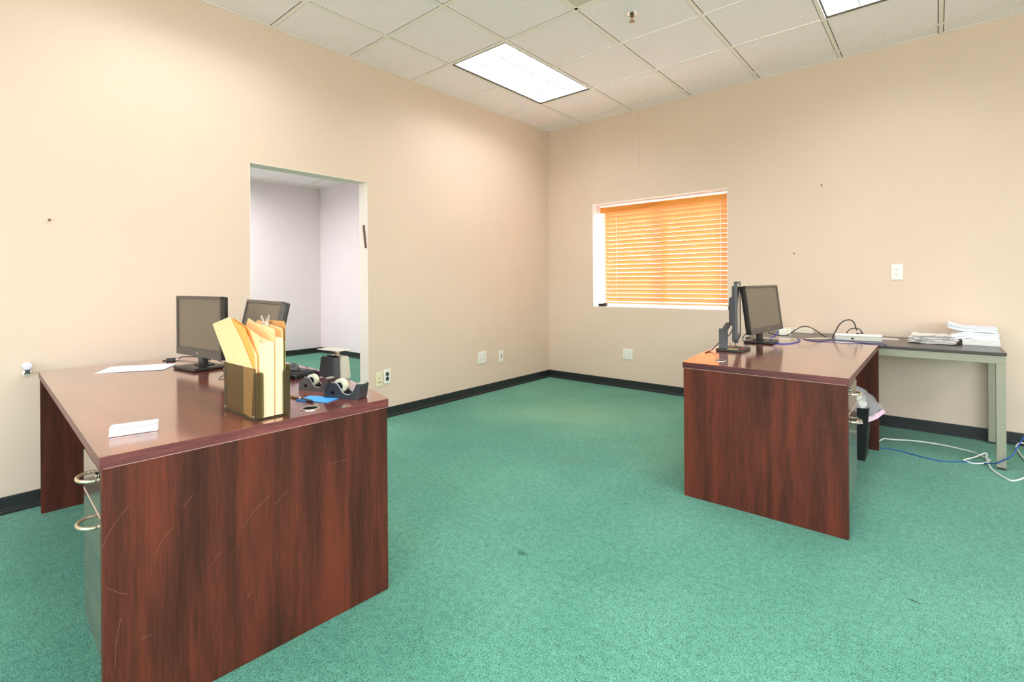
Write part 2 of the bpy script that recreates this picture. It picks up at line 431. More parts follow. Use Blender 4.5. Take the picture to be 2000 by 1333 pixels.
struct(MB().span((HX - .1, YS - .1, -.12), (XE + .1, .4, 0)).build('floor', M_CARPET), 'teal loop pile carpet with worn and stained patches', 'floor')

w = MB()
w.span((-TW, YS, 0), (0, OY0, H + .15)).span((-TW, OY1, 0), (0, .0, H + .15)).span((-TW, OY0, OZ), (0, OY1, H + .15))
struct(w.build('wall_left', [M_WALL]), 'long peach painted wall with a doorless opening', 'wall')
w = MB()
w.span((-TW, 0, 0), (WX0, .35, H + .15)).span((WX1, 0, 0), (XE + .1, .35, H + .15)).span((WX0, 0, 0), (WX1, .35, WZ0)).span((WX0, 0, WZ1), (WX1, .35, H + .15))
struct(w.build('wall_right', [M_WALL]), 'peach painted wall with the blind covered window', 'wall')
struct(MB().span((XE, YS, 0), (XE + .1, -7.4, H + .15)).span((XE, -2.2, 0), (XE + .1, 0, H + .15)).span((XE, -7.4, 0), (XE + .1, -2.2, .5)).span((XE, -7.4, 2.5), (XE + .1, -2.2, H + .15)).build('wall_far', M_WALL), 'peach wall outside the picture on the right', 'wall')
struct(MB().span((-TW, YS - .1, 0), (.8, YS, H + .15)).span((6.0, YS - .1, 0), (XE + .1, YS, H + .15)).span((.8, YS - .1, 0), (6.0, YS, .5)).span((.8, YS - .1, 2.5), (6.0, YS, H + .15)).build('wall_back', M_WALL), 'peach wall behind the camera', 'wall')

# white reveals lining the window hole
r = MB(); e = .004
r.span((WX0, -.0005, WZ0), (WX0 + e, .35, WZ1)).span((WX1 - e, -.0005, WZ0), (WX1, .35, WZ1)).span((WX0, -.0005, WZ1 - e), (WX1, .35, WZ1)).span((WX0, -.0005, WZ0), (WX1, .35, WZ0 + e))
struct(r.build('trim_1', M_REVEAL), 'white painted reveal around the window', 'trim')
# jamb and soffit paint of the opening
r = MB()
r.span((-TW - .001, OY1 - .003, 0), (.001, OY1, OZ)).span((-TW - .001, OY0, 0), (.001, OY0 + .003, OZ)).span((-TW - .001, OY0, OZ - .003), (.001, OY1, OZ))
struct(r.build('trim_2', M_JAMB), 'cream painted jamb and soffit of the doorless opening', 'trim')

# next room seen through the opening
struct(MB().span((HX - .1, -6.0, 0), (HX, HY + .1, HH + .2)).build('wall_hall_far', M_HALL), 'pale pink wall at the back of the next room', 'wall')
struct(MB().span((HX, HY, 0), (-TW, HY + .1, HH + .2)).build('wall_hall_side', M_HALL), 'pale pink side wall of the next room', 'wall')
struct(MB().span((HX - .1, -6.1, 0), (-TW, -6.0, HH + .2)).build('wall_hall_near', M_HALL), 'pale pink wall of the next room, out of sight', 'wall')

def base_profile(mb, p0, p1, nrm, hh=.084):
    """rubber cove base between two floor points; nrm points into the room"""
    prof = [(0, hh), (.0025, hh), (.004, hh - .004), (.004, .024), (.006, .020), (.015, .017), (.017, .013), (.017, 0), (0, 0)]
    d = (Vector(p1) - Vector(p0)); L = d.length; d.normalize(); n = Vector(nrm)
    mb.prism(prof, 0, L, lambda u, v, w_: Vector(p0) + d * w_ + n * u + Vector((0, 0, v)))
    return mb
struct(base_profile(base_profile(MB(), (0, OY1, 0), (0, 0, 0), (1, 0, 0)), (0, YS, 0), (0, OY0, 0), (1, 0, 0)).build('baseboard_left', M_BASE), 'black rubber baseboard along the left wall', 'baseboard')
struct(base_profile(MB(), (0, 0, 0), (XE, 0, 0), (0, -1, 0)).build('baseboard_right', M_BASE), 'black rubber baseboard along the window wall', 'baseboard')
struct(base_profile(MB(), (HX, -6, 0), (HX, HY, 0), (1, 0, 0)).build('baseboard_hall_far', M_BASE), 'black baseboard at the back of the next room', 'baseboard')
struct(base_profile(MB(), (HX, HY, 0), (-TW, HY, 0), (0, -1, 0)).build('baseboard_hall_side', M_BASE), 'black baseboard along the side wall of the next room', 'baseboard')

# suspended ceiling: grid bars and drop-in tiles with tegular edges
LIGHTS = [(0, 1), (4, 1), (0, 5), (4, 5), (8, 1), (8, 5), (0, 9), (4, 9), (8, 9)]   # (column, first row) of the 2 x 4 fixtures
VENTS = [(2, 3)]
occupied = set()
for c_, r_ in LIGHTS: occupied |= {(c_, r_), (c_, r_ + 1)}
for v_ in VENTS: occupied.add(v_)
def ceiling(x0, x1, y0, y1, gx, gy, hz, skip, name, label):
    mb = MB()
    mb.m(2).span((x0, y0, hz + .0135), (x1, y1, hz + .03)) if not skip else None
    # bars
    i0 = math.floor((x0 - gx) / T); i1 = math.ceil((x1 - gx) / T)
    j0 = math.floor((-y1 - gy) / T); j1 = math.ceil((-y0 - gy) / T)
    xs = [gx + i * T for i in range(i0, i1 + 1)]; ys = [-(gy + j * T) for j in range(j0, j1 + 1)]
    mb.m(1)
    for i in range(i0, i1 + 1):
        x = gx + i * T
        if x0 + .02 < x < x1 - .02: mb.span((x - .012, y0, hz - .0015), (x + .012, y1, hz + .003))
    for j in range(j0, j1 + 1):
        y = -(gy + j * T)
        if not (y0 + .02 < y < y1 - .02): continue
        for i in range(i0, i1 + 1):
            if (i, j) in skip and (i, j - 1) in skip: continue
            a_ = max(gx + i * T + .0118, x0); b_ = min(gx + (i + 1) * T - .0118, x1)
            if b_ - a_ > .01: mb.span((a_, y - .012, hz - .0015), (b_, y + .012, hz + .003))
    # wall angle
    mb.span((x0, y0, hz - .0016), (x0 + .018, y1, hz + .003)).span((x0, y1 - .018, hz - .0016), (x1, y1, hz + .003))
    mb.m(0)
    for i in range(i0, i1 + 1):
        for j in range(j0, j1 + 1):
            if (i, j) in skip: continue
            a = max(gx + i * T + .0165, x0 + .004); b = min(gx + (i + 1) * T - .0165, x1 - .001)
            c = min(-(gy + j * T) - .0165, y1 - .004); d = max(-(gy + (j + 1) * T) + .0165, y0 + .001)
            if b - a < .02 or c - d < .02: continue
            mb.span((a, d, hz + .0015), (b, c, hz + .012), .002, 1)
            mb.m(2).span((a - .008, d - .008, hz + .005), (b + .008, c + .008, hz + .0125)).m(0)  # dark sheet round each tile stands in for shade in the grid gap
    return struct(mb.build(name, [M_TILE, M_TBAR, M_GAP]), label, 'ceiling')
ceiling(0, XE, YS, 0, GX, GY, H, occupied, 'ceiling', 'suspended ceiling of pitted off white tiles in a cream grid')
HL = [(-4, 3), (-4, 7)]
hskip = set()
for c_, r_ in HL: hskip |= {(c_, r_), (c_, r_ + 1)}
ceiling(HX, -TW, -6, HY, -.93, .34, HH, hskip, 'ceiling_hall', 'white tiled ceiling of the next room')

# ------------------------------------------------------------------ ceiling fixtures
def make_light(glow, label):
    t = thing('ceiling_light', label, 'ceiling light')
    fw, fl = T - .03, 2 * T - .03
    f = MB()
    for sx in (-1, 1): f.span((sx * fw / 2, -fl / 2, -.002), (sx * (fw / 2 - .007), fl / 2, .09))
    for sy in (-1, 1): f.span((-fw / 2, sy * fl / 2, -.002), (fw / 2, sy * (fl / 2 - .007), .09))
    f.span((-fw / 2, -fl / 2, .082), (fw / 2, fl / 2, .09))
    f.build('frame', mat('fixture_edge', (70, 62, 46), rough=.5) if 'fixture_edge' not in bpy.data.materials else bpy.data.materials['fixture_edge'], t)
    d = MB().span((-fw / 2 + .0095, -fl / 2 + .0095, .0075), (fw / 2 - .0095, fl / 2 - .0095, .012))
    d.build('diffuser', glow, t)
    lv = MB()
    for k in range(1, 3):
        x = -fw / 2 + fw * k / 3; lv.span((x - .0030, -fl / 2 + .011, .003), (x + .0030, fl / 2 - .011, .0074))
    for k in range(1, 6):
        y = -fl / 2 + fl * k / 6; lv.span((-fw / 2 + .011, y - .0025, .003), (fw / 2 - .011, y + .0025, .0074))
    lv.build('louver', bpy.data.materials.get('louver_white') or mat('louver_white', (250, 250, 248), rough=.4), t)
    return t
L_LABELS = {
    (0, 1): 'lit fluorescent troffer whole in view, over the corner of the room',
    (4, 1): 'lit fluorescent troffer cut by the top edge of the picture, right of the sprinkler',
}
proto = make_light(M_LAMP, L_LABELS[(0, 1)])
POWER = 12.5
def lamp_area(x, y, z, power, col=(.97, .965, 1.05), spread=150, sx=T - .06, sy=2 * T - .06):
    d = bpy.data.lights.new('troffer_lamp', 'AREA'); d.shape = 'RECTANGLE'; d.size = sx; d.size_y = sy
    d.energy = power; d.color = col; d.spread = math.radians(spread)
    o = bpy.data.objects.new('troffer_lamp', d); COL.objects.link(o); o.location = (x, y, z)
    return o
for k, (c_, r_) in enumerate(LIGHTS):
    o = proto if k == 0 else copy_tree(proto)
    x = GX + (c_ + .5) * T; y = -(GY + (r_ + 1) * T)
    o.location = (x, y, H)
    o['label'] = L_LABELS.get((c_, r_), 'lit fluorescent troffer in the ceiling behind the camera')
    o['group'] = 'fluorescent troffers of the office'
    lamp_area(x, y, H - .004, POWER)
hproto = make_light(M_LAMPH, 'fluorescent troffer in the ceiling of the next room')
for k, (c_, r_) in enumerate(HL):
    o = hproto if k == 0 else copy_tree(hproto)
    x = -.93 + (c_ + .5) * T; y = -(.34 + (r_ + 1) * T)
    o.location = (x, y, HH); o['group'] = 'troffers of the next room'
    lamp_area(x, y, HH - .004, 50., (1., .97, .97), 170)

v = thing('ceiling_vent', 'unlit grey square panel in the ceiling grid at the top edge of the picture', 'vent', (GX + 2.5 * T, -(GY + 3.5 * T), H))
q = T / 2 - .0125
f = MB()
for s_ in (-1, 1):
    f.span((s_ * q, -q, -.003), (s_ * (q - .022), q, .03)).span((-q, s_ * q, -.003), (q, s_ * (q - .022), .03))
f.build('frame', M_TBAR, v)
MB().span((-q + .0245, -q + .0245, .0), (q - .0245, q - .0245, .012), .001).build('panel', mat('vent_panel', (206, 200, 184), rough=.5), v)
MB().span((-q + .022, -q + .022, .014), (q - .022, q - .022, .03)).build('backing', M_GAP, v)

# sprinkler head
s = thing('fire_sprinkler', 'chrome fire sprinkler head hanging from a ceiling tile', 'sprinkler', (1.985, -1.755, H - .0045))
MB().cyl((0, 0, -.003), .034, .006, 32, r2=.030).ring((0, 0, -.006), .018, .032, .005, 32).build('escutcheon', mat('chrome_plate', (240, 238, 232), rough=.25, metal=.25), s, smooth=False)
MB().cyl((0, 0, -.014), .013, .022, 18).cyl((0, 0, -.026), .017, .006, 6).build('body', mat('sprinkler_dark_brass', (110, 96, 74), rough=.3, metal=.8), s)
b = MB().tube([(.012, 0, -.026), (.017, 0, -.038), (.013, 0, -.050), (.003, 0, -.058)], .003).tube([(-.012, 0, -.026), (-.017, 0, -.038), (-.013, 0, -.050), (-.003, 0, -.058)], .003)
b.build('yoke_arms', M_CHROME, s)
MB().cyl((0, 0, -.044), .0035, .03, 10).build('glass_bulb', mat('bulb_red', (150, 60, 40), rough=.2), s)
d = MB().cyl((0, 0, -.0605), .010, .003, 20)
for k in range(12):
    a = k * PI / 6; d.box((.0145 * math.cos(a), .0145 * math.sin(a), -.061), (.011, .004, .0016), 0, rotm(0, 0, a))
d.build('deflector', bpy.data.materials['sprinkler_dark_brass'], s)

# ------------------------------------------------------------------ window and blind
wn = MB(); yf = .235
for a, b_ in (((WX0 + .004, yf, WZ0 + .004), (WX0 + .05, yf + .05, WZ1 - .004)), ((WX1 - .05, yf, WZ0 + .004), (WX1 - .004, yf + .05, WZ1 - .004)),
              ((WX0 + .05, yf, WZ0 + .004), (WX1 - .05, yf + .05, WZ0 + .05)), ((WX0 + .05, yf, WZ1 - .05), (WX1 - .05, yf + .05, WZ1 - .004)),
              ((1.30, yf - .008, WZ0 + .05), (1.36, yf + .05, WZ1 - .05))):
    wn.span(a, b_, .004)
win = struct(wn.build('window_1', mat('white_vinyl_frame', (240, 238, 236), rough=.35)), 'white sliding window behind the honey coloured blind', 'window')
gl = MB().span((WX0 + .05, yf + .02, WZ0 + .05), (WX1 - .05, yf + .024, WZ1 - .05)).build('window_pane', M_GLASS, win)

BY = .155; BX0, BX1 = .674, 2.033
bl = thing('venetian_blind', 'honey wood venetian blind lowered over the sunlit window', 'blind', ((BX0 + BX1) / 2, BY, 0))
cx_ = (BX0 + BX1) / 2; bw = BX1 - BX0
MB().span((-bw / 2 - .036, -.042, 1.888), (bw / 2 + .002, -.028, 1.950), .003).span((-bw / 2 - .036, -.030, 1.888), (-bw / 2 - .024, .03, 1.950), .003).build('valance', M_VALANCE, bl)
MB().span((-bw / 2 + .01, -.022, 1.898), (bw / 2 - .01, .028, 1.946), .003).build('headrail', M_TBAR, bl)
NS = 22; z_top, z_bot = 1.874, .930
slat = None
for k in range(NS):
    z = z_top + (z_bot - z_top) * k / (NS - 1)
    if slat is None:
        mb = MB()
        prof = [(-.0235, -.0012), (-.012, .0006), (0, .0012), (.012, .0006), (.0235, -.0012), (.0235, -.0036), (.012, -.0018), (0, -.0012), (-.012, -.0018), (-.0235, -.0036)]
        mb.prism(prof, -bw / 2, bw / 2, lambda u, v_, w_: Vector((w_, u, v_)))
        slat = mb.build('slat', M_SLAT, bl); o = slat
    else:
        o = slat.copy(); COL.objects.link(o); o.parent = bl
    o.location = (0, 0, z); o.rotation_euler = (math.radians(-60), 0, 0)
MB().box((0, 0, .888), (bw, .048, .013), .004, rotm(math.radians(-10), 0, 0)).build('bottom_rail', M_SLAT, bl)
for fx in (.115, .93):
    x = -bw / 2 + bw * fx
    lad = MB()
    for dy in (-.026, .026): lad.tube([(x, dy, 1.90), (x, dy, .885)], .0018, 6, 1)
    for k in range(NS):
        z = z_top + (z_bot - z_top) * k / (NS - 1)
        lad.tube([(x, -.026, z + .013), (x, .026, z - .018)], .0009, 5, 1)
    lad.build('ladder_cord', M_PAPER, bl)
MB().tube([(-bw / 2 + .05, -.034, 1.90), (-bw / 2 + .05, -.034, 1.37)], .001, 6, 1).tube([(-bw / 2 + .056, -.034, 1.90), (-bw / 2 + .056, -.034, 1.07)], .001, 6, 1)\
    .cyl((-bw / 2 + .05, -.034, 1.36), .005, .026, 10, r2=.003).cyl((-bw / 2 + .056, -.034, 1.06), .005, .026, 10, r2=.003).build('lift_cord', M_VALANCE, bl)
MB().tube([(bw / 2 - .02, -.034, 1.90), (bw / 2 - .02, -.034, 1.24)], .001, 6, 1).tube([(bw / 2 - .028, -.034, 1.90), (bw / 2 - .028, -.034, 1.255)], .001, 6, 1)\
    .cyl((bw / 2 - .02, -.034, 1.23), .005, .026, 10, r2=.003).cyl((bw / 2 - .028, -.034, 1.245), .005, .026, 10, r2=.003).build('tilt_cord', M_VALANCE, bl)

t = thing('sensor_box', 'small black and grey sensor box on the left end of the window sill', 'sensor', (.705, .045, WZ0 + .004))
MB().span((-.045, -.022, 0), (.012, .03, .030), .003).build('body', M_GREYP, t)
MB().span((-.045, -.0235, .004), (.012, -.022, .026)).build('face', M_BLACKP, t)
MB().span((.012, -.026, .004), (.045, .022, .036), .003).build('plug', M_BLACKP, t)
tag(MB().span((WX1 + .004, -.018, .856), (WX1 + .022, 0, .896), .004).build('sill_clip', M_GREYP), 'small grey clip on the wall at the lower right window corner', 'clip')

# ------------------------------------------------------------------ wall plates and small wall things
def plate(name, label, loc, rz, w_, h_, kind, m_plate=M_WHITEP, group=None, cat='outlet'):
    """face looks along local -y"""
    t = thing(name, label, cat, loc, rz, group)
    MB().box((0, -.0035, 0), (w_, .007, h_), .003).build('cover_plate', m_plate, t)
    def duplex(x, body, slots):
        for dz in (.0195, -.0195):
            MB().cyl((x, -.0075, dz), .0165, .004, 20, rotm(PI / 2, 0, 0)).build('socket', body, t)
            mb = MB()
            for dx, hh in ((-.0062, .009), (.0062, .0075)): mb.box((x + dx, -.0098, dz + .003), (.0022, .001, hh))
            mb.cyl((x, -.0098, dz - .008), .0026, .001, 10, rotm(PI / 2, 0, 0))
            mb.build('slots', slots, t)
        MB().cyl((x, -.0075, 0), .003, .002, 10, rotm(PI / 2, 0, 0)).build('screw', M_SILVER, t)
    if kind == 'duplex': duplex(0, m_plate, M_SLOT)
    if kind == 'black': duplex(0, M_BLACKP, M_SLOTG)
    if kind == 'quad': duplex(-.023, m_plate, M_SLOTG); duplex(.023, m_plate, M_SLOTG)
    if kind == 'jacks':
        MB().box((0, -.0075, 0), (.034, .003, .068), .001).build('insert', m_plate, t)
        for dz in (.011, -.011): MB().box((0, -.0095, dz), (.013, .002, .013)).build('jack', M_SLOT, t)
    if kind == 'coax':
        MB().cyl((0, -.010, .010), .005, .010, 14, rotm(PI / 2, 0, 0)).build('connector', M_BRASS, t)
        MB().box((-.010, -.0075, -.026), (.008, .002, .007)).box((.012, -.0075, -.024), (.018, .002, .005)).build('jack', M_SLOT, t)
    return t
RL = PI / 2      # local -y looks along +x
plate('wall_plate', 'ivory cover plate with a small connector, left of the black socketed outlet', (.0, -2.372, .332), RL, .068, .117, 'coax', M_IVORY, cat='wall plate')
plate('wall_outlet', 'white outlet with two black sockets just right of the opening', (.0, -2.292, .345), RL, .068, .115, 'black')
plate('wall_outlet', 'white double outlet low on the left wall, four sockets', (0, -1.149, .366), RL, .116, .117, 'quad')
plate('data_outlet', 'white plate with two black jacks, low near the corner', (0, -.863, .346), RL, .068, .117, 'jacks', cat='outlet')
plate('wall_outlet', 'white double outlet under the window, low on the wall', (1.026, 0, .358), 0, .112, .112, 'quad')
plate('wall_outlet', 'white duplex outlet high on the wall above the table', (3.274, 0, 1.181), 0, .072, .117, 'duplex')

t = thing('night_light', 'white plug in night light on the wall beside the left desk', 'night light', (.0, -4.456, .70), RL)
MB().cyl((0, -.030, .020), .022, .03, 24, rotm(PI / 2, 0, 0), r2=.016, bev=.004).build('shade', mat('night_light_shade', (238, 236, 250), rough=.25, trans=.3), t, smooth=False)
MB().box((0, -.018, -.012), (.032, .030, .024), .004).build('body', M_WHITEP, t)
MB().box((0, -.034, -.004), (.018, .012, .018), .003).build('bulb_socket', M_GREYP, t)
mb = MB()
for dx in (-.009, 0, .009): mb.box((dx, -.0345, -.016), (.005, .003, .006))
mb.build('vents', M_SLOT, t)
tag(MB().box((0, 0, 0), (.030, .0022, .19), .0005, rotm(0, math.radians(-9), 0)).build('latch_strip', M_DARKSTRIP, loc=(-.034, OY1 - .0052, 1.506)), 'dark bronze metal strip fixed crooked on the jamb', 'metal strip')
struct(MB().tube([(1.166, -.0002, 2.88), (1.167, -.0002, 2.70), (1.170, -.0002, 2.62), (1.171, -.0002, 2.45), (1.168, -.0002, 2.30)], .0011, 6, 4).build('trim_3', mat('hairline_crack', (196, 170, 144), rough=.9)), 'hairline seam crack in the paint above the window', 'crack')
# wall specks: nail and screw stubs
for n_, (loc, rz, lab) in enumerate([((0, -4.368, 1.467), RL, 'tiny nail stub in the left wall above the left desk'),
                                     ((2.788, -.0, 1.906), 0, 'tiny brass nail in the wall right of the window'),
                                     ((2.583, -.0, 1.354), 0, 'tiny dark nail in the wall above the right monitors')]):
    tag(MB().cyl((0, -.004, 0), .0035, .010, 10, rotm(PI / 2, 0, 0)).cyl((0, -.009, 0), .006, .003, 12, rotm(PI / 2, 0, 0)).build('wall_nail', M_DARKSTRIP, loc=loc, rz=rz), lab, 'nail')

# ------------------------------------------------------------------ desks
ZT = .70; TK = .030
def handle_mb(f, u0, z, out, span=.088):
    """arched pull; f maps (u along drawer, out from drawer, z)"""
    pts = [(u0 - span / 2, .0, z), (u0 - span * .46, out * .45, z), (u0 - span * .25, out * .88, z), (u0, out, z), (u0 + span * .25, out * .88, z), (u0 + span * .46, out * .45, z), (u0 + span / 2, 0, z)]
    return [f(*p) for p in pts]
def make_desk(label, corner, du, dv, L, W, sag, label_top, mats, group='mahogany office desks'):
    """corner: floor point under the near, user-side corner; du runs along the desk away from the drawer end, dv across to the visitor side"""
    mtop, medge, mpan, mdrw = mats
    D = thing('office_desk', label, 'desk', (corner[0], corner[1], 0), 0, group)
    U = Vector((du[0], du[1], 0)); V = Vector((dv[0], dv[1], 0)); Zv = Vector((0, 0, 1))
    f = lambda u, v_, z: U * u + V * v_ + Zv * z
    # bow-fronted top
    pts = [(0, 0), (0, W)]
    for k in range(1, 16):
        s_ = k / 16; pts.append((L * s_, W + sag * 4 * s_ * (1 - s_)))
    pts += [(L, W), (L, 0)]
    mb = MB()
    mb.m(0).prism(pts, ZT - .002, ZT, lambda u, v_, w_: f(u, v_, w_))
    mb.m(1).prism(pts, ZT - TK, ZT - .002, lambda u, v_, w_: f(u, v_, w_))
    top = mb.build('desktop', [mtop, medge], D)
    # grommets are parts of the top
    def slab(name, a, b_, m_, parent=D, bev=.0015):
        mb = MB(); t_ = bmesh.new()
        bmesh.ops.create_cube(t_, size=1.)
        bmesh.ops.scale(t_, vec=(abs(b_[0] - a[0]), abs(b_[1] - a[1]), abs(b_[2] - a[2])), verts=t_.verts)
        if bev: bmesh.ops.bevel(t_, geom=t_.edges[:], offset=bev, segments=1, affect='EDGES')
        c = [(a[i] + b_[i]) / 2 for i in range(3)]
        for v_ in t_.verts: v_.co = f(v_.co.x + c[0], v_.co.y + c[1], v_.co.z + c[2])
        mb._add(t_); return mb.build(name, m_, parent)
    zt = ZT - TK - .003
    slab('end_panel', (.001, .004, 0), (.028, W - .004, zt), mpan)
    slab('end_panel', (L - .030, .004, 0), (L - .001, W - .004, zt), mpan)
    slab('spacer_strip', (.004, .008, zt), (L - .004, W - .012, ZT - TK), M_TRIMLINE, bev=0)
    slab('modesty_panel', (.029, W - .12, .11), (L - .031, W - .10, zt), mpan)
    # pedestal beside the near end panel
    pu0, pu1, pz = .030, .345, .16
    slab('pedestal', (pu0, .028, pz), (pu1, W - .125, zt), mpan)
    slab('rail', (pu0, .012, zt - .022), (pu1, .027, zt), mdrw)
    zs = .528
    for z0, z1, hz, nm in ((zs + .004, zt - .024, .608, 'top'), (pz, zs - .002, .484, 'file')):
        dr = slab('drawer', (pu0 + .001, .008, z0), (pu1, .027, z1), mdrw)
        hp = handle_mb(lambda u, o_, z: f(u, .008 - o_, z), (pu0 + pu1) / 2 - .02, hz, .034)
        mb = MB().tube(hp, .0048, 10, 5); h_ = mb.build('handle', M_BRASS, dr)
        h_['label'] = 'satin brass arched pull'
    slab('drawer_gap_trim', (pu0 + .001, .0075, zs - .002), (pu1, .0095, zs + .004), M_TRIMLINE, bev=0)
    lk = MB(); c0 = f(pu0 + .030, .004, .640); ang = math.atan2(V.y, V.x)
    lk.cyl(c0, .0085, .010, 16, Matrix.Rotation(ang, 3, 'Z') @ Matrix.Rotation(PI / 2, 3, 'Y')).cyl(f(pu0 + .030, .006, .640), .011, .003, 16, Matrix.Rotation(ang, 3, 'Z') @ Matrix.Rotation(PI / 2, 3, 'Y'))
    lk.build('lock', M_CHROME, D)
    return D, f
a = math.radians(-2.4); du = (-math.cos(a), -math.sin(a)); dv = (-math.sin(a), math.cos(a))
DL, fL = make_desk('large mahogany desk in the left foreground holding a smoked file holder', (1.930, -4.500), du, dv, 1.815, .826, .12, '', (M_WOODX, M_EDGEX, M_WOODV, M_DRAWER))
DR, fR = make_desk('mahogany desk on the right side with two monitors and loose cables', (3.213, -2.202), (0, 1), (-1, 0), 1.500, .728, .055, '', (M_WOODY, M_EDGEY, M_WOODV, M_DRAWERY))

def scratch(parent, f, pts, r_=.00035):
    MB().tube([f(*p) for p in pts], r_, 5, 4).build('scratch', M_SCRATCH, parent)
# pale scratches on the left desk's end panel (u = 0 face)
for sc_ in ([(.058, .563), (.023, .518), (.002, .467)], [(.200, .544), (.191, .533), (.178, .519)], [(.153, .470), (.130, .449), (.115, .417)], [(.402, .475), (.359, .446), (.326, .404)],
            [(.458, .475), (.434, .457), (.416, .439)], [(.041, .286), (.031, .234), (.028, .165)], [(.350, .213), (.343, .202), (.337, .189)], [(.668, .519), (.629, .522), (.586, .521)],
            [(.107, .207), (.093, .209), (.081, .208)], [(.270, .360), (.258, .348), (.245, .331)], [(.012, .373), (.038, .348), (.054, .338)]):
    scratch(DL, fL, [(.0008, p[0], p[1]) for p in sc_])

def grommet(parent, base, x, y, r_, open_=True):
    p = Vector((x, y, 0)) - Vector(parent.location)
    t_ = MB().ring((p.x, p.y, ZT + .0012), r_ * .78, r_, .0028, 32).build('grommet', M_GROM, parent)
    MB().cyl((p.x, p.y, ZT + .0004), r_ * .78, .0010, 28).build('grommet_hole', M_SLOT, t_)
grommet(DL, fL, 1.878, -3.930, .031)
grommet(DR, fR, 2.625, -2.040, .030)

# ------------------------------------------------------------------ steel framed table on the right wall
TX0, TX1, TYF, TYB, TZ = 2.38, 3.812, -.694, -.022, .690
t = thing('side_table', 'black topped side table with sage grey steel frame against the window wall', 'table', ((TX0 + TX1) / 2, (TYF + TYB) / 2, 0))
hx, hy = (TX1 - TX0) / 2, (TYB - TYF) / 2
MB().span((-hx, -hy, TZ - .017), (hx, hy, TZ), .002).build('tabletop', M_TABLETOP, t)
LW = .043; zb = TZ - .019
fr = MB()
fr.span((-hx + .004, -hy + .010, zb - .048), (hx - .004, -hy + .010 + LW, zb), .002)
fr.span((-hx + .004, hy - .010 - LW, zb - .048), (hx - .004, hy - .010, zb), .002)
for sx in (-1, 1): fr.span((sx * (hx - .004), -hy + .01 + LW, zb - .048), (sx * (hx - .004 - LW), hy - .01 - LW, zb), .002)
fr.build('apron_frame', M_SAGE, t)
for sx in (-1, 1):
    for sy in (-1, 1):
        lg = MB().span((sx * (hx - .004), sy * (hy - .010), .012), (sx * (hx - .004 - LW), sy * (hy - .010 - LW), zb - .048), .002).build('leg', M_SAGE, t)
        MB().span((sx * (hx - .006), sy * (hy - .012), 0), (sx * (hx - .002 - LW), sy * (hy - .008 - LW), .012), .001).build('foot_cap', M_SAGED, lg)

# ------------------------------------------------------------------ monitors
def make_monitor(label, loc, rz, w_, h_, zc, tilt, base=(.20, .17), base_rz=0., base_off=(0, .03), chin=.026, bez=.015, th=.045, screen=M_SCREEN, logo=True, neck_w=.055):
    """loc on the desk; the screen looks along local -y; zc = height of the screen housing's centre above the desk"""
    t = thing('monitor', label, 'monitor', loc, rz)
    Rt = Matrix.Rotation(-tilt, 3, 'X')
    C0 = Vector((0, 0, zc))
    def hb(mb, c, d, bev=0., seg=2):
        mb.box(C0 + Rt @ Vector(c), d, bev, Rt, seg); return mb
    mb = MB()
    # bezel bars in front, shell behind
    hb(mb, (0, 0, h_ / 2 - bez / 2), (w_, .020, bez), .002)
    hb(mb, (0, 0, -h_ / 2 + (bez + chin) / 2), (w_, .022, bez + chin), .002)
    for s_ in (-1, 1): hb(mb, (s_ * (w_ / 2 - bez / 2), 0, 0), (bez, .020, h_ - .004), .002)
    bzl = mb.build('bezel', M_BEZEL, t)
    mb = MB(); hb(mb, (0, .016, 0), (w_ - .004, .022, h_ - .004), .006)
    hb(mb, (0, .032, .004), (w_ * .62, th - .018, h_ * .66), .008)
    mb.build('rear_shell', M_BLACKP, t)
    mb = MB(); hb(mb, (0, -.001, chin / 2), (w_ - 2 * bez + .002, .008, h_ - 2 * bez - chin + .002))
    mb.build('screen', screen, t)
    if logo:
        mb = MB(); mb.cyl(C0 + Rt @ Vector((0, -.0115, -h_ / 2 + .020)), .007, .001, 20, Rt @ Matrix.Rotation(PI / 2, 3, 'X'))
        lg = mb.build('round_badge', M_SILVER, bzl)
        mb = MB()
        for dx, zz, hh in ((-.0022, .0005, .0085), (.0022, -.0005, .0085)): mb.box(C0 + Rt @ Vector((dx, -.0122, -h_ / 2 + .020 + zz)), (.001, .0006, hh), 0, Rt)
        mb.box(C0 + Rt @ Vector((-.0004, -.0122, -h_ / 2 + .0215)), (.003, .0006, .001), 0, Rt)
        mb.build('badge_lettering', M_GREYP, lg)
    nz = zc - h_ / 2 * math.cos(tilt) + .05
    bx, by = base_off
    MB().span((bx - neck_w / 2, by - .014, .012), (bx + neck_w / 2, by + .014, nz + .05), .004).build('neck', M_BLACKP, t)
    Rb = Matrix.Rotation(base_rz, 3, 'Z')
    mb = MB().box((bx, by - .012, .008), (base[0], base[1], .014), .005, Rb)
    mb.box((bx, by + .005, .0175), (neck_w * 1.5, .06, .006), .002, Rb)
    mb.build('stand_base', M_BLACKP, t)
    return t
make_monitor('dark monitor showing its whole screen, at the far left end of the left desk', (.728, -3.906, ZT), math.radians(5.6), .478, .300, .218, 0., base=(.215, .165), base_off=(-.065, .045), base_rz=math.radians(2))
make_monitor('dark monitor leaning back behind the smoked file holder', (1.235, -3.835, ZT), math.radians(-6), .478, .300, .205, math.radians(12), base_off=(0, .012))
make_monitor('dark monitor facing right on the right desk, its screen in full view', (2.600, -1.055, ZT), math.radians(84.8), .602, .318, .232, math.radians(7), base=(.22, .18), base_off=(.0, .03), chin=.022, th=.04, base_rz=math.radians(8))

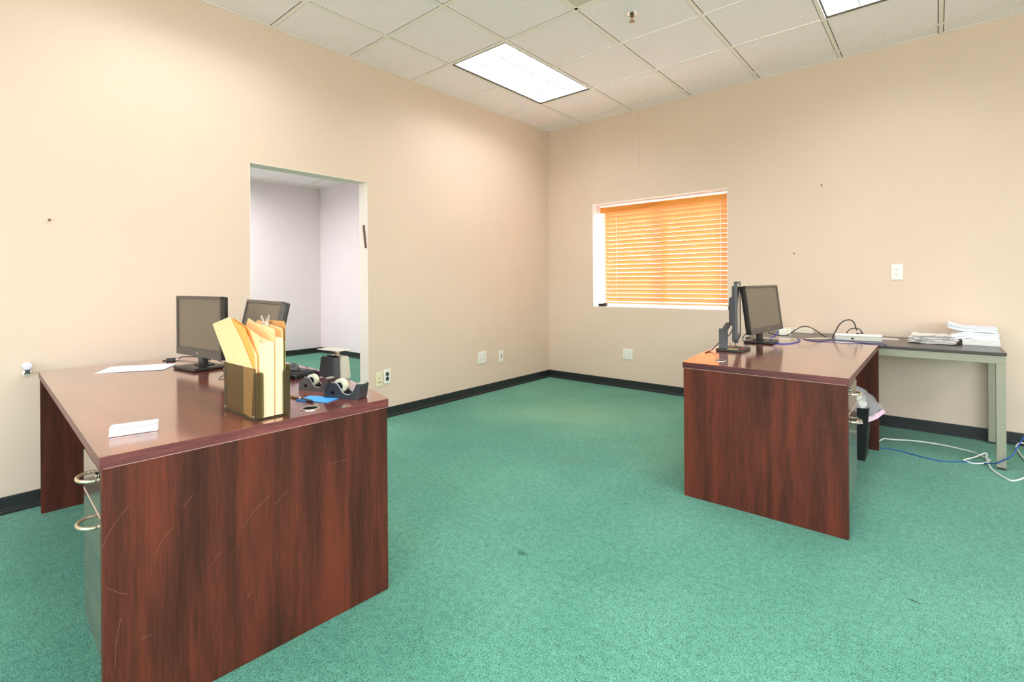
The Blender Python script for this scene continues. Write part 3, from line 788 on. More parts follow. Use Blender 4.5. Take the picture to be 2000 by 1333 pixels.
# edge-on monitor on an angular stand
m3 = thing('monitor', 'thin monitor seen edge on, on an angular stand at the left of the right desk', 'monitor', (2.565, -1.530, ZT), math.radians(103.7))
w_, h_ = .463, .355; zc = .242
mb = MB()
for s_ in (-1, 1): mb.box((s_ * (w_ / 2 - .006), -.002, zc), (.012, .018, h_), .002)
mb.box((0, -.002, zc + h_ / 2 - .006), (w_, .018, .012), .002).box((0, -.002, zc - h_ / 2 + .012), (w_, .018, .024), .002)
mb.build('bezel', M_GREYP, m3)
MB().box((0, -.003, zc + .006), (w_ - .022, .010, h_ - .034)).build('screen', M_SCREENG, m3)
MB().box((0, .012, zc - .01), (w_ - .01, .014, h_ - .03), .005).box((.0, .027, zc + .0), (.28, .026, .165), .008).build('rear_shell', M_GREYP, m3)
mb = MB().box((-.10, .074, .070), (.014, .050, .130), .002)
mb.build('post', M_GREYP, m3)
mb = MB(); A = Vector((-.10, .066, .128)); B = Vector((-.02, .045, .165))
mb.prism([(-.020, -.007), (.020, -.007), (.020, .007), (-.020, .007)], 0, 1, lambda u, v_, q_: A.lerp(B, q_) + Vector((v_, u, u * -.3 + v_ * .6)))
mb.build('arm', M_GREYP, m3)
bs = MB().box((-.045, .022, .008), (.185, .150, .015), .003, rotm(0, 0, math.radians(-14))).build('stand_base', M_BLACKP, m3)
ba = MB().box((-.085, -.028, .0162), (.034, .022, .0012), 0, rotm(0, 0, -.2)).build('red_sticker', M_RED, bs)
MB().box((-.083, -.028, .0170), (.008, .012, .0006), 0, rotm(0, 0, -.2)).build('sticker_print', M_SLOT, ba)
tag(MB().box((0, 0, 0), (.060, .022, .0012), 0, rotm(0, 0, .35)).build('paper_slip', M_YEL, loc=(2.575, -1.662, ZT + .0162)), 'pale yellow slip of paper lying on the angular monitor stand base', 'paper')

# ------------------------------------------------------------------ file holder with folders
HXa, HXb, HYa, HYb = 1.662, 1.902, -4.122, -4.012     # footprint
hd = thing('file_holder', 'smoked plastic file holder packed with folders at the edge of the left desk', 'file holder', ((HXa + HXb) / 2, (HYa + HYb) / 2, ZT), math.radians(1.0))
hx, hy = (HXb - HXa) / 2, (HYb - HYa) / 2; hh = .163
MB().span((-hx, -hy, 0), (hx, hy, .004), .001).build('floor_plate', M_SMOKE, hd)
for s_ in (-1, 1):
    MB().span((-hx, s_ * hy, .004), (hx, s_ * (hy - .003), hh), .001).build('side_wall', M_SMOKE, hd)
MB().span((-hx, -hy + .003, .004), (-hx + .003, hy - .003, hh), .001).build('rear_wall', M_SMOKE, hd)
def rrect(y0, y1, z0, z1, r_, left):
    pts = []
    for cx2, cz2, a0 in ((y1 - r_, z0 + r_, -PI / 2), (y1 - r_, z1 - r_, 0)) if left else ((y0 + r_, z1 - r_, PI / 2), (y0 + r_, z0 + r_, PI)):
        for k in range(5):
            a_ = a0 + PI / 2 * k / 4; pts.append((cx2 + r_ * math.cos(a_), cz2 + r_ * math.sin(a_)))
    if left: return [(y0, z0)] + pts + [(y0, z1)]
    return [(y1, z1)] + pts + [(y1, z0)]
for left in (True, False):
    y0, y1 = (-hy, -hy + .026) if left else (hy - .022, hy)
    pr_ = rrect(y0, y1, .006, .150, .008, left)
    MB().prism(pr_, hx - .003, hx, lambda u, v_, w2: Vector((w2, u, v_))).build('front_flange', M_SMOKE, hd)
for x in (-hx + .012, hx - .012):
    MB().cyl((x, -hy - .0006, .014), .003, .0014, 10, rotm(PI / 2, 0, 0)).build('rivet', M_SILVER, hd)

# folders: outline in (x, z), thickness along y; world coordinates
def sheet_obj(name, label, outline, y0, y1, m_, lean=0., cat='folder', group=None, bend=0.):
    cx0 = sum(p[0] for p in outline) / len(outline)
    mb = MB()
    mb.prism(outline, y0, y1, lambda u, v_, w2: Vector((u - cx0, w2 + lean * (v_ - .70) + bend * (v_ - .70) ** 2, v_ - ZT - .0055)))
    o = mb.build(name, m_, loc=(cx0, 0, ZT + .0055)); tag(o, label, cat, group); return o
def folder_thing(name, label, outline_cover, y0, y1, m_cover, pages=None, m_pages=M_PAPERW, lean=0.):
    """folder with two covers and a bundle of pages between them"""
    t_ = thing(name, label, 'folder', (1.78, (y0 + y1) / 2, ZT + .0055), 0, 'folders in the smoked file holder')
    o = Vector(t_.location)
    for a_, b_, nm in ((y0, y0 + .0014, 'front_cover'), (y1 - .0014, y1, 'back_cover')):
        MB().prism(outline_cover, a_, b_, lambda u, v_, w2: Vector((u, w2 + lean * (v_ - ZT), v_)) - o).build(nm, m_cover, t_)
    if pages:
        n = max(3, int((y1 - y0) / .0028)); mb = MB()
        dy = (y1 - y0 - .004) / n
        for k in range(n):
            j = random.uniform(-.0008, .0008); jz = random.uniform(-.0015, .0015)
            mb.m(k % 2)
            ya = y0 + .002 + k * dy
            mb.prism([(p[0] + (j if p[0] > 1.8 else 0), p[1] + (jz if p[1] > .8 else 0)) for p in pages], ya, ya + dy * .98, lambda u, v_, w2: Vector((u, w2 + lean * (v_ - ZT), v_)) - o)
        mb.build('pages', [m_pages, M_PAGE2], t_)
    return t_
zf0 = ZT + .0058
# the big manila folder leaning away towards the back, its pocket face to the camera
sheet_obj('manila_folder', 'open manila folder leaning back out of the file holder, topmost on the camera side',
          [(1.690, zf0 + .02), (1.870, zf0), (1.888, .856), (1.800, .944), (1.700, 1.016), (1.676, 1.012), (1.545, .985), (1.668, .868)], -4.1185, -4.1165, M_MANILA)
folder_thing('manila_folder', 'slim orange manila folder just behind the leaning manila folder', [(1.668, zf0), (1.885, zf0), (1.889, .90), (1.815, .985), (1.700, 1.012), (1.69, .95)], -4.1150, -4.1040, M_MANILAD,
             [(1.69, zf0), (1.884, zf0), (1.886, .90), (1.82, .960), (1.72, .98)], M_PAPERW)
folder_thing('manila_folder', 'thick manila folder stuffed with pages, centre of the file holder', [(1.668, zf0), (1.890, zf0), (1.893, .955), (1.884, .965), (1.70, 1.008), (1.68, .99)], -4.1025, -4.0560, M_MANILA,
             [(1.676, zf0), (1.8945, zf0), (1.8955, .940), (1.69, .965)], M_PAPERW)
folder_thing('manila_folder', 'medium manila folder of pages at the right side of the file holder', [(1.668, zf0), (1.890, zf0), (1.893, .972), (1.884, .982), (1.70, 1.000), (1.68, .985)], -4.0545, -4.0270, M_MANILA,
             [(1.676, zf0), (1.893, zf0), (1.894, .952), (1.69, .965)], M_PAPERW)
folder_thing('olive_folder', 'slim olive green folder along the right wall of the file holder', [(1.668, zf0), (1.889, zf0), (1.891, .93), (1.882, .94), (1.68, .95)], -4.0265, -4.0190, M_OLIVE)
sheet_obj('kraft_folder', 'tan folder standing highest at the right rear of the file holder',
          [(1.690, zf0), (1.884, zf0), (1.886, .994), (1.878, 1.004), (1.76, 1.002), (1.70, .995)], -4.0184, -4.0166, M_TAN)
# binder clip on the rear folders
c = thing('binder_clip', 'silver binder clip with raised wire handles on top of the folders', 'binder clip', (1.782, -4.037, .994))
MB().prism([(-.009, -.014), (.009, -.014), (.0035, .006), (-.0035, .006)], -.016, .016, lambda u, v_, w2: Vector((w2, u, v_))).build('clip_body', M_SILVER, c)
for s_ in (-1, 1):
    MB().tube([(-.007, s_ * .006, .0), (-.006, s_ * .010, .016), (0, s_ * .013, .026), (.006, s_ * .010, .016), (.007, s_ * .006, .0)], .0012, 8, 5).build('wire_handle', M_CHROME, c)

# ------------------------------------------------------------------ small things on the left desk
t = thing('napkin_pack', 'flat white folded packet near the front corner of the left desk', 'packet', (1.736, -4.388, ZT), math.radians(77))
mb = MB()
for k in range(5):
    z0 = .0006 + k * .0039
    mb.m(0 if k % 2 == 0 else 1).box((random.uniform(-.001, .001), random.uniform(-.001, .001), z0 + .002), (.112, .056, .0036), .0016)
mb.build('folded_layers', [M_PAPER, M_PAPERG], t)
MB().prism([(-.054, -.026), (.050, -.027), (.057, -.012), (.057, .026), (-.052, .027)], .0216, .0236, lambda u, v_, w2: Vector((u, v_, w2 + .002 * math.sin(u * 60)))).build('top_flap', M_PAPER, t)

sheets = [((.395, -4.095, ZT + .0004), math.radians(62), 'white sheet of paper lying on the left desk, lower of the two'), ((.415, -4.075, ZT + .0016), math.radians(58), 'white sheet of paper lying on the left desk, upper of the two')]
def paper_sheet(loc, rz, label, w_=.205, l_=.265, m_=M_PAPER, group=None):
    mb = MB(); nx, ny = 4, 5; t_ = bmesh.new()
    sheet_grid(t_, lambda i, j: Vector((-l_ / 2 + l_ * i / nx, -w_ / 2 + w_ * j / ny, .0004 * abs(math.sin(i * 1.3 + j)))), nx, ny, .0006)
    mb._add(t_)
    return tag(mb.build('paper_sheet', m_, loc=loc, rz=rz), label, 'paper', group)
for lo, rz_, lab in sheets: paper_sheet(lo, rz_, lab, group='loose sheets on the left desk')

# keyboard and two handset-like mice
kb = thing('keyboard', 'black keyboard lying at the back of the left desk behind the tape dispensers', 'keyboard', (1.125, -3.684, ZT + .0004), math.radians(9))
MB().span((-.20, -.065, 0), (.20, .065, .016), .004).build('keyboard_case', M_BLACKP, kb)
mb = MB()
for rr in range(5):
    for cc in range(17):
        x = -.186 + cc * .0222; y = -.050 + rr * .0225
        mb.span((x, y, .016), (x + .0185, y + .0185, .0215), .0015, 1)
ko = mb.build('keys', M_GREYP, kb)
ms = thing('computer_mouse', 'dark computer mouse resting on top of the keyboard', 'mouse', (1.205, -3.668, ZT + .0226), math.radians(-25))
mb = MB(); t_ = bmesh.new(); bmesh.ops.create_uvsphere(t_, u_segments=20, v_segments=12, radius=1.)
for v_ in t_.verts:
    z = max(v_.co.z, 0); v_.co = Vector((v_.co.x * .058, v_.co.y * .032, z * (.030 + .008 * -v_.co.x)))
for f_ in t_.faces: f_.smooth = True
mb._add(t_); mb.build('shell', M_GREYP, ms)
MB().cyl((.034, 0, .020), .008, .006, 14, rotm(PI / 2, 0, 0)).build('scroll_wheel', M_BLACKP, ms)
MB().tube([(.056, 0, .008), (.075, .012, .003), (.085, .04, .003), (.06, .062, .004), (.0, .066, .004), (-.06, .058, .003)], .0022, 8, 6).build('mouse_cord', M_BCAB, ms)

# tape dispensers
def make_tape(label, loc, rz, m_body):
    t_ = thing('tape_dispenser', label, 'tape dispenser', loc, rz, 'tape dispensers on the left desk')
    # side profile (x, z): roll end at -x, cutter end at +x
    prof = [(-.072, .004), (-.070, .0), (.068, .0), (.072, .004), (.080, .052), (.076, .0565), (.064, .0565), (.059, .048), (.050, .029), (.036, .0165), (.018, .0155), (.002, .024), (-.012, .044), (-.024, .055), (-.045, .057), (-.060, .049), (-.070, .030)]
    mb = MB()
    mb.m(0).prism(prof, -.029, -.020, lambda u, v_, w2: Vector((u, w2, v_)))
    mb.m(0).prism(prof, .020, .029, lambda u, v_, w2: Vector((u, w2, v_)))
    low = [(-.072, .004), (-.070, .0), (.068, .0), (.072, .004), (.080, .052), (.076, .0565), (.064, .0565), (.059, .048), (.050, .029), (.036, .0165), (.018, .0140), (-.050, .0140), (-.058, .045), (-.066, .045), (-.070, .030)]
    mb.prism(low, -.0205, .0205, lambda u, v_, w2: Vector((u, w2, v_)))
    mb.build('body', m_body, t_)
    lip = MB()
    for s_ in (-1, 1):
        lip.tube([(p[0], s_ * .0235, p[1] + .0012) for p in prof[6:15]], .0022, 6, 3)
    lip.build('rim', mat('dispenser_rim', (150, 150, 152), rough=.35) if 'dispenser_rim' not in bpy.data.materials else bpy.data.materials['dispenser_rim'], t_)
    RX = Matrix.Rotation(PI / 2, 3, 'X')
    rl = MB().ring((-.020, 0, .043), .014, .0265, .019, 32, RX).build('tape_roll', M_TAPE, t_)
    MB().ring((-.020, 0, .043), .0105, .0142, .021, 24, RX).build('core', M_CORE, rl)
    MB().cyl((-.020, 0, .043), .0065, .042, 16, RX).build('spindle', M_BLACKP, t_)
    mb = MB().span((.060, -.016, .0565), (.080, .016, .0590))
    for k in range(9): mb.prism([(.080, 0), (.0825, .0014), (.080, .0028)], .0560, .0590, lambda u, v_, w2, k=k: Vector((u, -.0126 + k * .0028 + v_, w2)))
    mb.build('cutter', M_SILVER, t_)
    MB().cyl((-.035, -.0295, .022), .007, .001, 16, RX).build('side_dimple', M_SLOT, t_)
    return t_
TAPE_R = make_tape('brown black tape dispenser, the rear one of the pair', (1.611, -3.765, ZT), math.radians(24), mat('brown_black_plastic', (64, 54, 48), rough=.4, bump=.1, bscale=700))
TAPE_R.scale = (.9, .9, .9)
tp = make_tape('charcoal tape dispenser at the desk edge, the front one of the pair', (1.822, -3.763, ZT), math.radians(25), mat('charcoal_plastic', (54, 56, 60), rough=.36, bump=.1, bscale=700))

# postal scale
sc_ = thing('postal_scale', 'black and silver postal scale with a tilted square pan', 'scale', (1.445, -3.583, ZT), math.radians(2))
def taper(mb, x0, x1, y0, y1, z0, z1, tx, ty, bev=.004):
    t_ = bmesh.new(); bmesh.ops.create_cube(t_, size=1.)
    for v_ in t_.verts:
        top = v_.co.z > 0; kx = tx if top else 1; ky = ty if top else 1
        v_.co = Vector(((x0 + x1) / 2 + v_.co.x * (x1 - x0) * kx, (y0 + y1) / 2 + v_.co.y * (y1 - y0) * ky, z1 if top else z0))
    if bev: bmesh.ops.bevel(t_, geom=t_.edges[:], offset=bev, segments=2, affect='EDGES')
    mb._add(t_); return mb
taper(MB(), -.082, .044, -.040, .020, .004, .096, .84, .8).build('front_face', M_GREYP, sc_)
taper(MB(), -.082, .056, -.010, .040, 0, .099, .86, .8).build('housing', M_SILVER, sc_)
MB().span((-.05, -.018, .096), (.03, .006, .0985)).build('top_slot', M_SLOT, sc_)
MB().span((-.008, -.002, .096), (.008, .012, .122), .001).build('pan_post', M_BRASS, sc_)
MB().box((-.022, .005, .126), (.112, .100, .004), .0015, rotm(math.radians(-3), math.radians(3), math.radians(18))).build('weighing_pan', mat('pan_white', (214, 204, 188), rough=.3), sc_)

# pen, blue paper
pn = thing('pen', 'grey and silver ballpoint pen lying before the blue paper', 'pen', (1.738, -3.887, ZT + .0045), math.radians(4))
RYm = Matrix.Rotation(PI / 2, 3, 'Y')
MB().cyl((.022, 0, 0), .0045, .070, 14, RYm).cyl((.066, 0, 0), .0045, .018, 14, RYm, r2=.0010).build('barrel', M_GREYP, pn)
MB().cyl((-.045, 0, 0), .0046, .064, 14, RYm).build('upper_barrel', mat('pen_bronze', (150, 118, 92), rough=.3, metal=.6), pn)
MB().ring((-.012, 0, 0), .0044, .0054, .006, 14, RYm).build('ring', M_CHROME, pn)
MB().span((-.07, -.0012, .0045), (-.035, .0012, .0060)).build('pocket_clip', M_CHROME, pn)
bp_ = MB()
t_ = bmesh.new(); n_ = 8; Wd = .074; Ln = .135
sheet_grid(t_, lambda i, j: Vector((-Ln / 2 + Ln * i / n_, -Wd / 2 + Wd * j, .0006)), n_, 1, .0010); bp_._add(t_)
bp_.prism([(-Ln / 2, 0), (Ln / 2, 0), (Ln / 2, .001), (-Ln / 2, .0045)], -Wd / 2, -Wd / 2 + .001, lambda u, v_, w2: Vector((u, w2, v_)))
tag(bp_.build('blue_note_pad', M_BLUEP, loc=(1.775, -3.846, ZT + .0008), rz=math.radians(24)), 'thin bright blue note paper between the pen and the front tape dispenser', 'paper')

# ------------------------------------------------------------------ cables
def cable(name, label, pts, r_, m_, cat='cable', z_off=0, group=None, seg=8, sm=6):
    x0, y0, z0 = pts[0]
    o = MB().tube([(p[0] - x0, p[1] - y0, p[2] - z0) for p in pts], r_, seg, sm).build(name, m_, loc=(x0, y0, z0))
    return tag(o, label, cat, group)
zc_ = ZT + .0032
cable('power_cable', 'black power cable curling behind the far left monitor', [(.233, -3.935, zc_), (.26, -3.875, zc_), (.22, -3.84, zc_ + .008), (.30, -3.80, zc_ + .012), (.42, -3.78, zc_ + .016), (.55, -3.80, zc_ + .018), (.62, -3.83, .745)], .0028, M_BCAB)
cable('video_cable', 'grey video cable between the left monitor and the file holder', [(.62, -3.80, .735), (.72, -3.79, zc_ + .010), (.82, -3.83, zc_ + .002), (.93, -3.86, zc_), (1.02, -3.90, zc_ + .006), (1.05, -3.93, zc_)], .0026, M_GCAB)
c_ = thing('cable_plug', 'black cable plug lying left of the far left monitor stand', 'plug', (.272, -3.905, ZT), math.radians(60))
MB().span((-.022, -.011, 0), (.022, .011, .018), .004).build('plug_body', M_BCAB, c_)
MB().span((.022, -.006, .006), (.034, -.004, .011)).span((.022, .004, .006), (.034, .006, .011)).build('prongs', M_SILVER, c_)

# right desk cables
cable('network_cable', 'blue network cable looped in front of the right desk monitor', [(2.66, -.93, .775), (2.655, -.97, .745), (2.63, -1.02, .722), (2.650, -1.06, zc_ + .004), (2.700, -1.09, zc_), (2.741, -1.075, zc_), (2.772, -.97, zc_), (2.772, -.80, zc_), (2.735, -.712, zc_ + .001)], .0028, M_BLUEC)
cable('network_cable', 'dark blue network cable running in front of the power strip', [(2.74, -.62, .696), (2.80, -.74, .7035), (2.862, -.785, zc_), (2.905, -.765, zc_), (2.94, -.722, .706), (2.990, -.712, .711), (3.045, -.712, .709), (3.114, -.722, zc_), (3.154, -.745, zc_), (3.195, -.735, zc_), (3.226, -.722, .703), (3.246, -.710, .697), (3.262, -.706, .682)], .0030, mat('navy_cable', (44, 46, 120), rough=.4))
cable('power_cable', 'white power cable lying across the table to the power strip', [(2.575, -.60, .6955), (2.66, -.66, .6955), (2.715, -.675, .6955), (2.765, -.64, .6955), (2.82, -.56, .697), (2.88, -.51, .6975), (2.945, -.49, .706)], .0038, mat('cream_cable', (232, 214, 196), rough=.4))
cable('power_cable', 'black power cable arching over the table left of the power strip', [(2.494, -.5, .715), (2.559, -.5, .700), (2.629, -.5, .704), (2.669, -.5, .734), (2.702, -.5, .759), (2.733, -.5, .775), (2.768, -.5, .776), (2.802, -.5, .761), (2.836, -.5, .738), (2.869, -.5, .712), (2.903, -.47, .7), (2.940, -.40, .705)], .0034, M_BCAB)
lp = cable('power_cable', 'black power cable rising in a tall loop onto the power strip', [(2.925, -.53, .700), (2.936, -.52, .735), (2.946, -.50, .759), (2.961, -.49, .794), (2.985, -.48, .823), (3.018, -.475, .837), (3.041, -.47, .829), (3.055, -.468, .806), (3.061, -.465, .778), (3.068, -.463, .762)], .0042, M_BCAB)
cable('power_cable', 'short black power cable bent behind the power strip', [(2.985, -.36, .70), (3.0, -.37, .742), (3.018, -.38, .762), (3.042, -.39, .770), (3.062, -.40, .772), (3.080, -.43, .768), (3.093, -.447, .753)], .0032, M_BCAB)

# surge strip
ang = math.radians(12)
ps = thing('power_strip', 'long white and grey power strip lying on the side table', 'power strip', (3.070, -.452, TZ), ang)
MB().span((-.138, -.030, 0), (.138, .030, .030), .003).build('lower_case', mat('strip_grey', (196, 194, 180), rough=.4), ps)
MB().span((-.140, -.032, .030), (.140, .032, .045), .004).build('upper_case', M_WHITEP, ps)
for k in range(6):
    MB().cyl((-.10 + k * .04, 0, .0455), .013, .0016, 18).build('socket', M_IVORY, ps)
MB().span((-.042, -.0315, .010), (-.026, -.0300, .020)).build('switch', M_SLOT, ps)
for px_ in ((3.071, -.463), (3.094, -.448)):
    o = thing('power_plug', 'black plug pushed into the power strip, %s of the two' % ('left one' if px_[0] < 3.08 else 'right one'), 'plug', (px_[0], px_[1], TZ + .0463), ang)
    MB().cyl((0, 0, .005), .0085, .010, 12, r2=.007).build('plug_body', M_BCAB, o)
    MB().cyl((0, 0, .013), .0045, .008, 10).build('strain_relief', M_BCAB if px_[0] > 3.08 else M_WHITEP, o)

o = thing('plug_adapter', 'small white plug adapter with a yellow stripe beside the right monitor', 'adapter', (2.585, -.36, TZ), math.radians(10))
MB().span((-.042, -.025, 0), (.042, .025, .050), .004).build('adapter_case', M_WHITEP, o)
MB().span((.012, -.0262, .006), (.022, -.0250, .044)).build('label_stripe', M_YEL, o)
o = thing('cable_box', 'low off white cable box against the wall behind the adapter', 'box', (2.63, -.085, TZ), math.radians(0))
MB().span((-.11, -.04, 0), (.11, .04, .040), .004).build('box_case', mat('off_white_plastic', (226, 214, 194), rough=.45), o)
MB().span((-.111, -.041, .029), (.111, .041, .032)).build('lid_seam', M_IVORY, o)

# papers on the side table
o = tag(MB().span((-.06, -.03, 0), (.06, .03, .0035), .001).span((-.055, -.026, .0035), (.05, .026, .006), .001).build('envelope_stack', M_PAPERG, loc=(3.235, -.245, TZ), rz=.1), 'small flat white envelopes between the power strip and the messy pile', 'envelope')

def crumple(mb, cx2, cy2, z0, lx, ly, amp, rz, seed, th=.0012, curl=0.):
    rnd = random.Random(seed); t_ = bmesh.new(); nx, ny = 9, 7
    ph = [rnd.uniform(0, 6) for _ in range(4)]
    R_ = Matrix.Rotation(rz, 3, 'Z')
    def P(i, j):
        u = i / nx - .5; v_ = j / ny - .5
        z = amp * (.5 + .5 * math.sin(7 * u + ph[0]) * math.cos(6 * v_ + ph[1])) + amp * .5 * math.sin(13 * u + 9 * v_ + ph[2]) + curl * (u * u * 4)
        return R_ @ Vector((u * lx, v_ * ly, 0)) + Vector((cx2, cy2, z0 + max(z, 0)))
    sheet_grid(t_, P, nx, ny, th)
    mb._add(t_)
pile_labels = ['lowest', 'second lowest', 'third from the bottom', 'fourth from the bottom', 'fifth from the bottom', 'second from the top', 'topmost']
for k in range(7):
    rnd = random.Random(50 + k)
    mb = MB()
    crumple(mb, 0, 0, 0, .245 - .006 * k + rnd.uniform(-.012, .012), .30 - .012 * k, .0045 if k < 4 else .0065, rnd.uniform(-.16, .16), 90 + k, curl=.003)
    for q_ in range(2): crumple(mb, rnd.uniform(-.004, .004), rnd.uniform(-.004, .004), .003 + .0025 * q_, .235 - .006 * k, .28 - .012 * k, .003, rnd.uniform(-.1, .1), 190 + k * 3 + q_)
    o = mb.build('crumpled_papers', [M_PAPER if k % 3 else M_PAPERG], loc=(3.478 + rnd.uniform(-.008, .008), -.255 + rnd.uniform(-.01, .01), TZ + .0014 + k * .0072))
    tag(o, 'rumpled sheaf of white papers, %s of the messy pile' % pile_labels[k], 'papers', 'rumpled papers in the messy pile')

# paper reams
rm = MB()
for k in range(9):
    rm.m(k % 2).span((-.088 + random.uniform(-.0015, .0015), -.135, .0004 + k * .0042), (.092 + random.uniform(-.0015, .0015), .12, .0042 + k * .0042), .0008, 1)
tag(rm.build('paper_ream', [M_PAPER, M_PAPERG], loc=(3.722, -.190, TZ), rz=-.03), 'square block of white paper under the bent stack', 'papers')
def bent_block(name, label, loc, rz, lx, ly, z_lo, n, th, bend, seed, cat='papers'):
    mb = MB(); rnd = random.Random(seed)
    for k in range(n):
        t_ = bmesh.new(); nx = 14
        ox, oy = rnd.uniform(-.004, .004), rnd.uniform(-.003, .003)
        sheet_grid(t_, lambda i, j: Vector((-lx / 2 + lx * i / nx + ox, (j - .5) * ly + oy, z_lo + k * th + bend(i / nx, k / max(1, n - 1)))), nx, 1, th * .9)
        mb.m(k % 2); mb._add(t_)
    return tag(mb.build(name, [M_PAPER, mat('bluish_paper', (226, 228, 236), rough=.8) if 'bluish_paper' not in bpy.data.materials else bpy.data.materials['bluish_paper']], loc=loc, rz=rz), label, cat)
bent_block('paper_stack', 'thick wavy stack of white paper drooping over its left edge, lower of two', (3.690, -.185, TZ + .0405), -.02, .235, .245, 0, 9, .0046,
           lambda u, q_: -.026 * max(0, (.32 - u) / .32) ** 1.6 if u < .32 else .003 * math.sin(u * 6), 3)
bent_block('paper_stack', 'top wavy stack of white paper, curled up at its left edge', (3.680, -.180, TZ + .0855), -.02, .240, .240, 0, 6, .0050,
           lambda u, q_: (.022 * ((.35 - u) / .35) ** 1.5 if u < .35 else -.004 * (u - .35)), 5)

# ------------------------------------------------------------------ waste bin under the right desk
wb = thing('waste_bin', 'black waste bin in the knee space of the right desk', 'waste bin', (3.065, -.93, 0))
t_ = bmesh.new()
def ringrect(z, hx_, hy_): return [t_.verts.new((sx * hx_, sy * hy_, z)) for sx, sy in ((-1, -1), (1, -1), (1, 1), (-1, 1))]
R0 = ringrect(0, .095, .085); R1 = ringrect(.33, .118, .108); R2 = ringrect(.33, .113, .103); R3 = ringrect(.006, .091, .081)
for A, B in ((R0, R1), (R1, R2), (R2, R3)):
    for k in range(4): t_.faces.new((A[k], A[(k + 1) % 4], B[(k + 1) % 4], B[k]))
t_.faces.new(R0); t_.faces.new(R3)
mb = MB(); mb._add(t_); mb.build('bin_body', M_BLACKP, wb)
# clear liner bag with a pink printed band, puffed out over the rim
bag = thing('bin_liner', 'clear plastic bag with a pink edge bulging over the waste bin', 'bag', (3.065, -.93, .33))
BAGR = random.Random(11)
def bag_pt(a_, q_):
    """a_ angle, q_ 0 at the hanging hem, 1 at the crown; corner of the bag pokes out to the right"""
    ca, sa = math.cos(a_), math.sin(a_)
    poke = max(0, math.cos(a_ - .15)) ** 3
    k = .128 + .064 * poke * (1 - q_) ** .6
    k *= (1 - .62 * q_ ** 1.8)
    z = -.105 + .225 * q_ + .075 * poke * (1 - q_)
    return Vector((ca * k, sa * k * .96, z))
def shell(q0, q1, nq, jit):
    t2 = bmesh.new(); N = 34; rows = []
    for i in range(nq + 1):
        q_ = q0 + (q1 - q0) * i / nq
        rows.append([t2.verts.new(bag_pt(2 * PI * (k + .5 * (i % 2)) / N, q_) * (1 + BAGR.uniform(-jit, jit)) + Vector((0, 0, BAGR.uniform(-.004, .004)))) for k in range(N)])
    for i in range(nq):
        for k in range(N):
            t2.faces.new((rows[i][k], rows[i][(k + 1) % N], rows[i + 1][(k + 1) % N])); t2.faces.new((rows[i][k], rows[i + 1][(k + 1) % N], rows[i + 1][k]))
    return t2
mb = MB(); mb._add(shell(.12, .98, 9, .045)); mb.build('film', M_FILM, bag)
mb = MB(); mb._add(shell(0., .15, 1, .01)); pf = mb.build('printed_hem', mat('pink_hem_film', (226, 188, 206), rough=.4), bag)
mb = MB()
for k, (dx, dy, dz, r_) in enumerate(((.05, -.03, .03, .045), (-.03, .02, .02, .05), (.02, .05, .04, .04), (.07, -.06, .0, .035))):
    t2 = bmesh.new(); bmesh.ops.create_icosphere(t2, subdivisions=2, radius=r_)
    rnd = random.Random(k)
    for v_ in t2.verts: v_.co = v_.co * rnd.uniform(.8, 1.1) + Vector((dx, dy, dz))
    mb._add(t2)
tag(mb.build('waste_paper', M_PAPERG, loc=(3.065, -.93, .345)), 'crumpled waste paper inside the clear bag', 'paper', kind='stuff')

# ------------------------------------------------------------------ cables on the floor
wf = [(3.150, -.62, .004), (3.182, -.539, .004), (3.199, -.467, .004), (3.216, -.41, .004), (3.275, -.391, .004), (3.36, -.345, .004), (3.436, -.331, .004), (3.522, -.33, .004), (3.594, -.352, .004), (3.672, -.391, .004), (3.71, -.454, .004), (3.739, -.521, .010), (3.744, -.546, .012), (3.731, -.606, .012), (3.7, -.646, .008), (3.659, -.657, .004), (3.623, -.622, .004), (3.628, -.607, .004), (3.673, -.542, .010), (3.730, -.435, .020), (3.736, -.46, .018), (3.73, -.527, .018), (3.732, -.622, .016), (3.743, -.725, .006), (3.767, -.8, .004), (3.793, -.855, .004), (3.813, -.877, .004), (3.842, -.84, .004), (3.87, -.777, .004), (3.93, -.62, .004), (4.05, -.3, .004)]
cable('power_cable', 'white power cable tangled on the carpet under the side table', wf, .0046, M_WCAB, sm=5)
cable('power_cable', 'short white cable bend on the carpet right of the front table leg', [(4.05, -.06, .012), (3.945, -.055, .03), (3.914, -.07, .03), (3.895, -.119, .012), (3.899, -.217, .005), (3.908, -.365, .005), (3.925, -.50, .005), (3.97, -.62, .005)], .0044, M_WCAB)
cable('network_cable', 'blue network cable trailing over the carpet past the table leg', [(3.15, -.70, .003), (3.213, -.667, .003), (3.258, -.649, .003), (3.326, -.665, .003), (3.417, -.703, .003), (3.503, -.73, .003), (3.543, -.716, .003), (3.62, -.66, .003), (3.690, -.62, .002), (3.757, -.680, .03), (3.80, -.705, .070), (3.83, -.70, .10), (3.86, -.60, .13), (3.92, -.45, .20), (4.0, -.30, .27), (4.1, -.1, .32)], .0034, M_BLUEF)

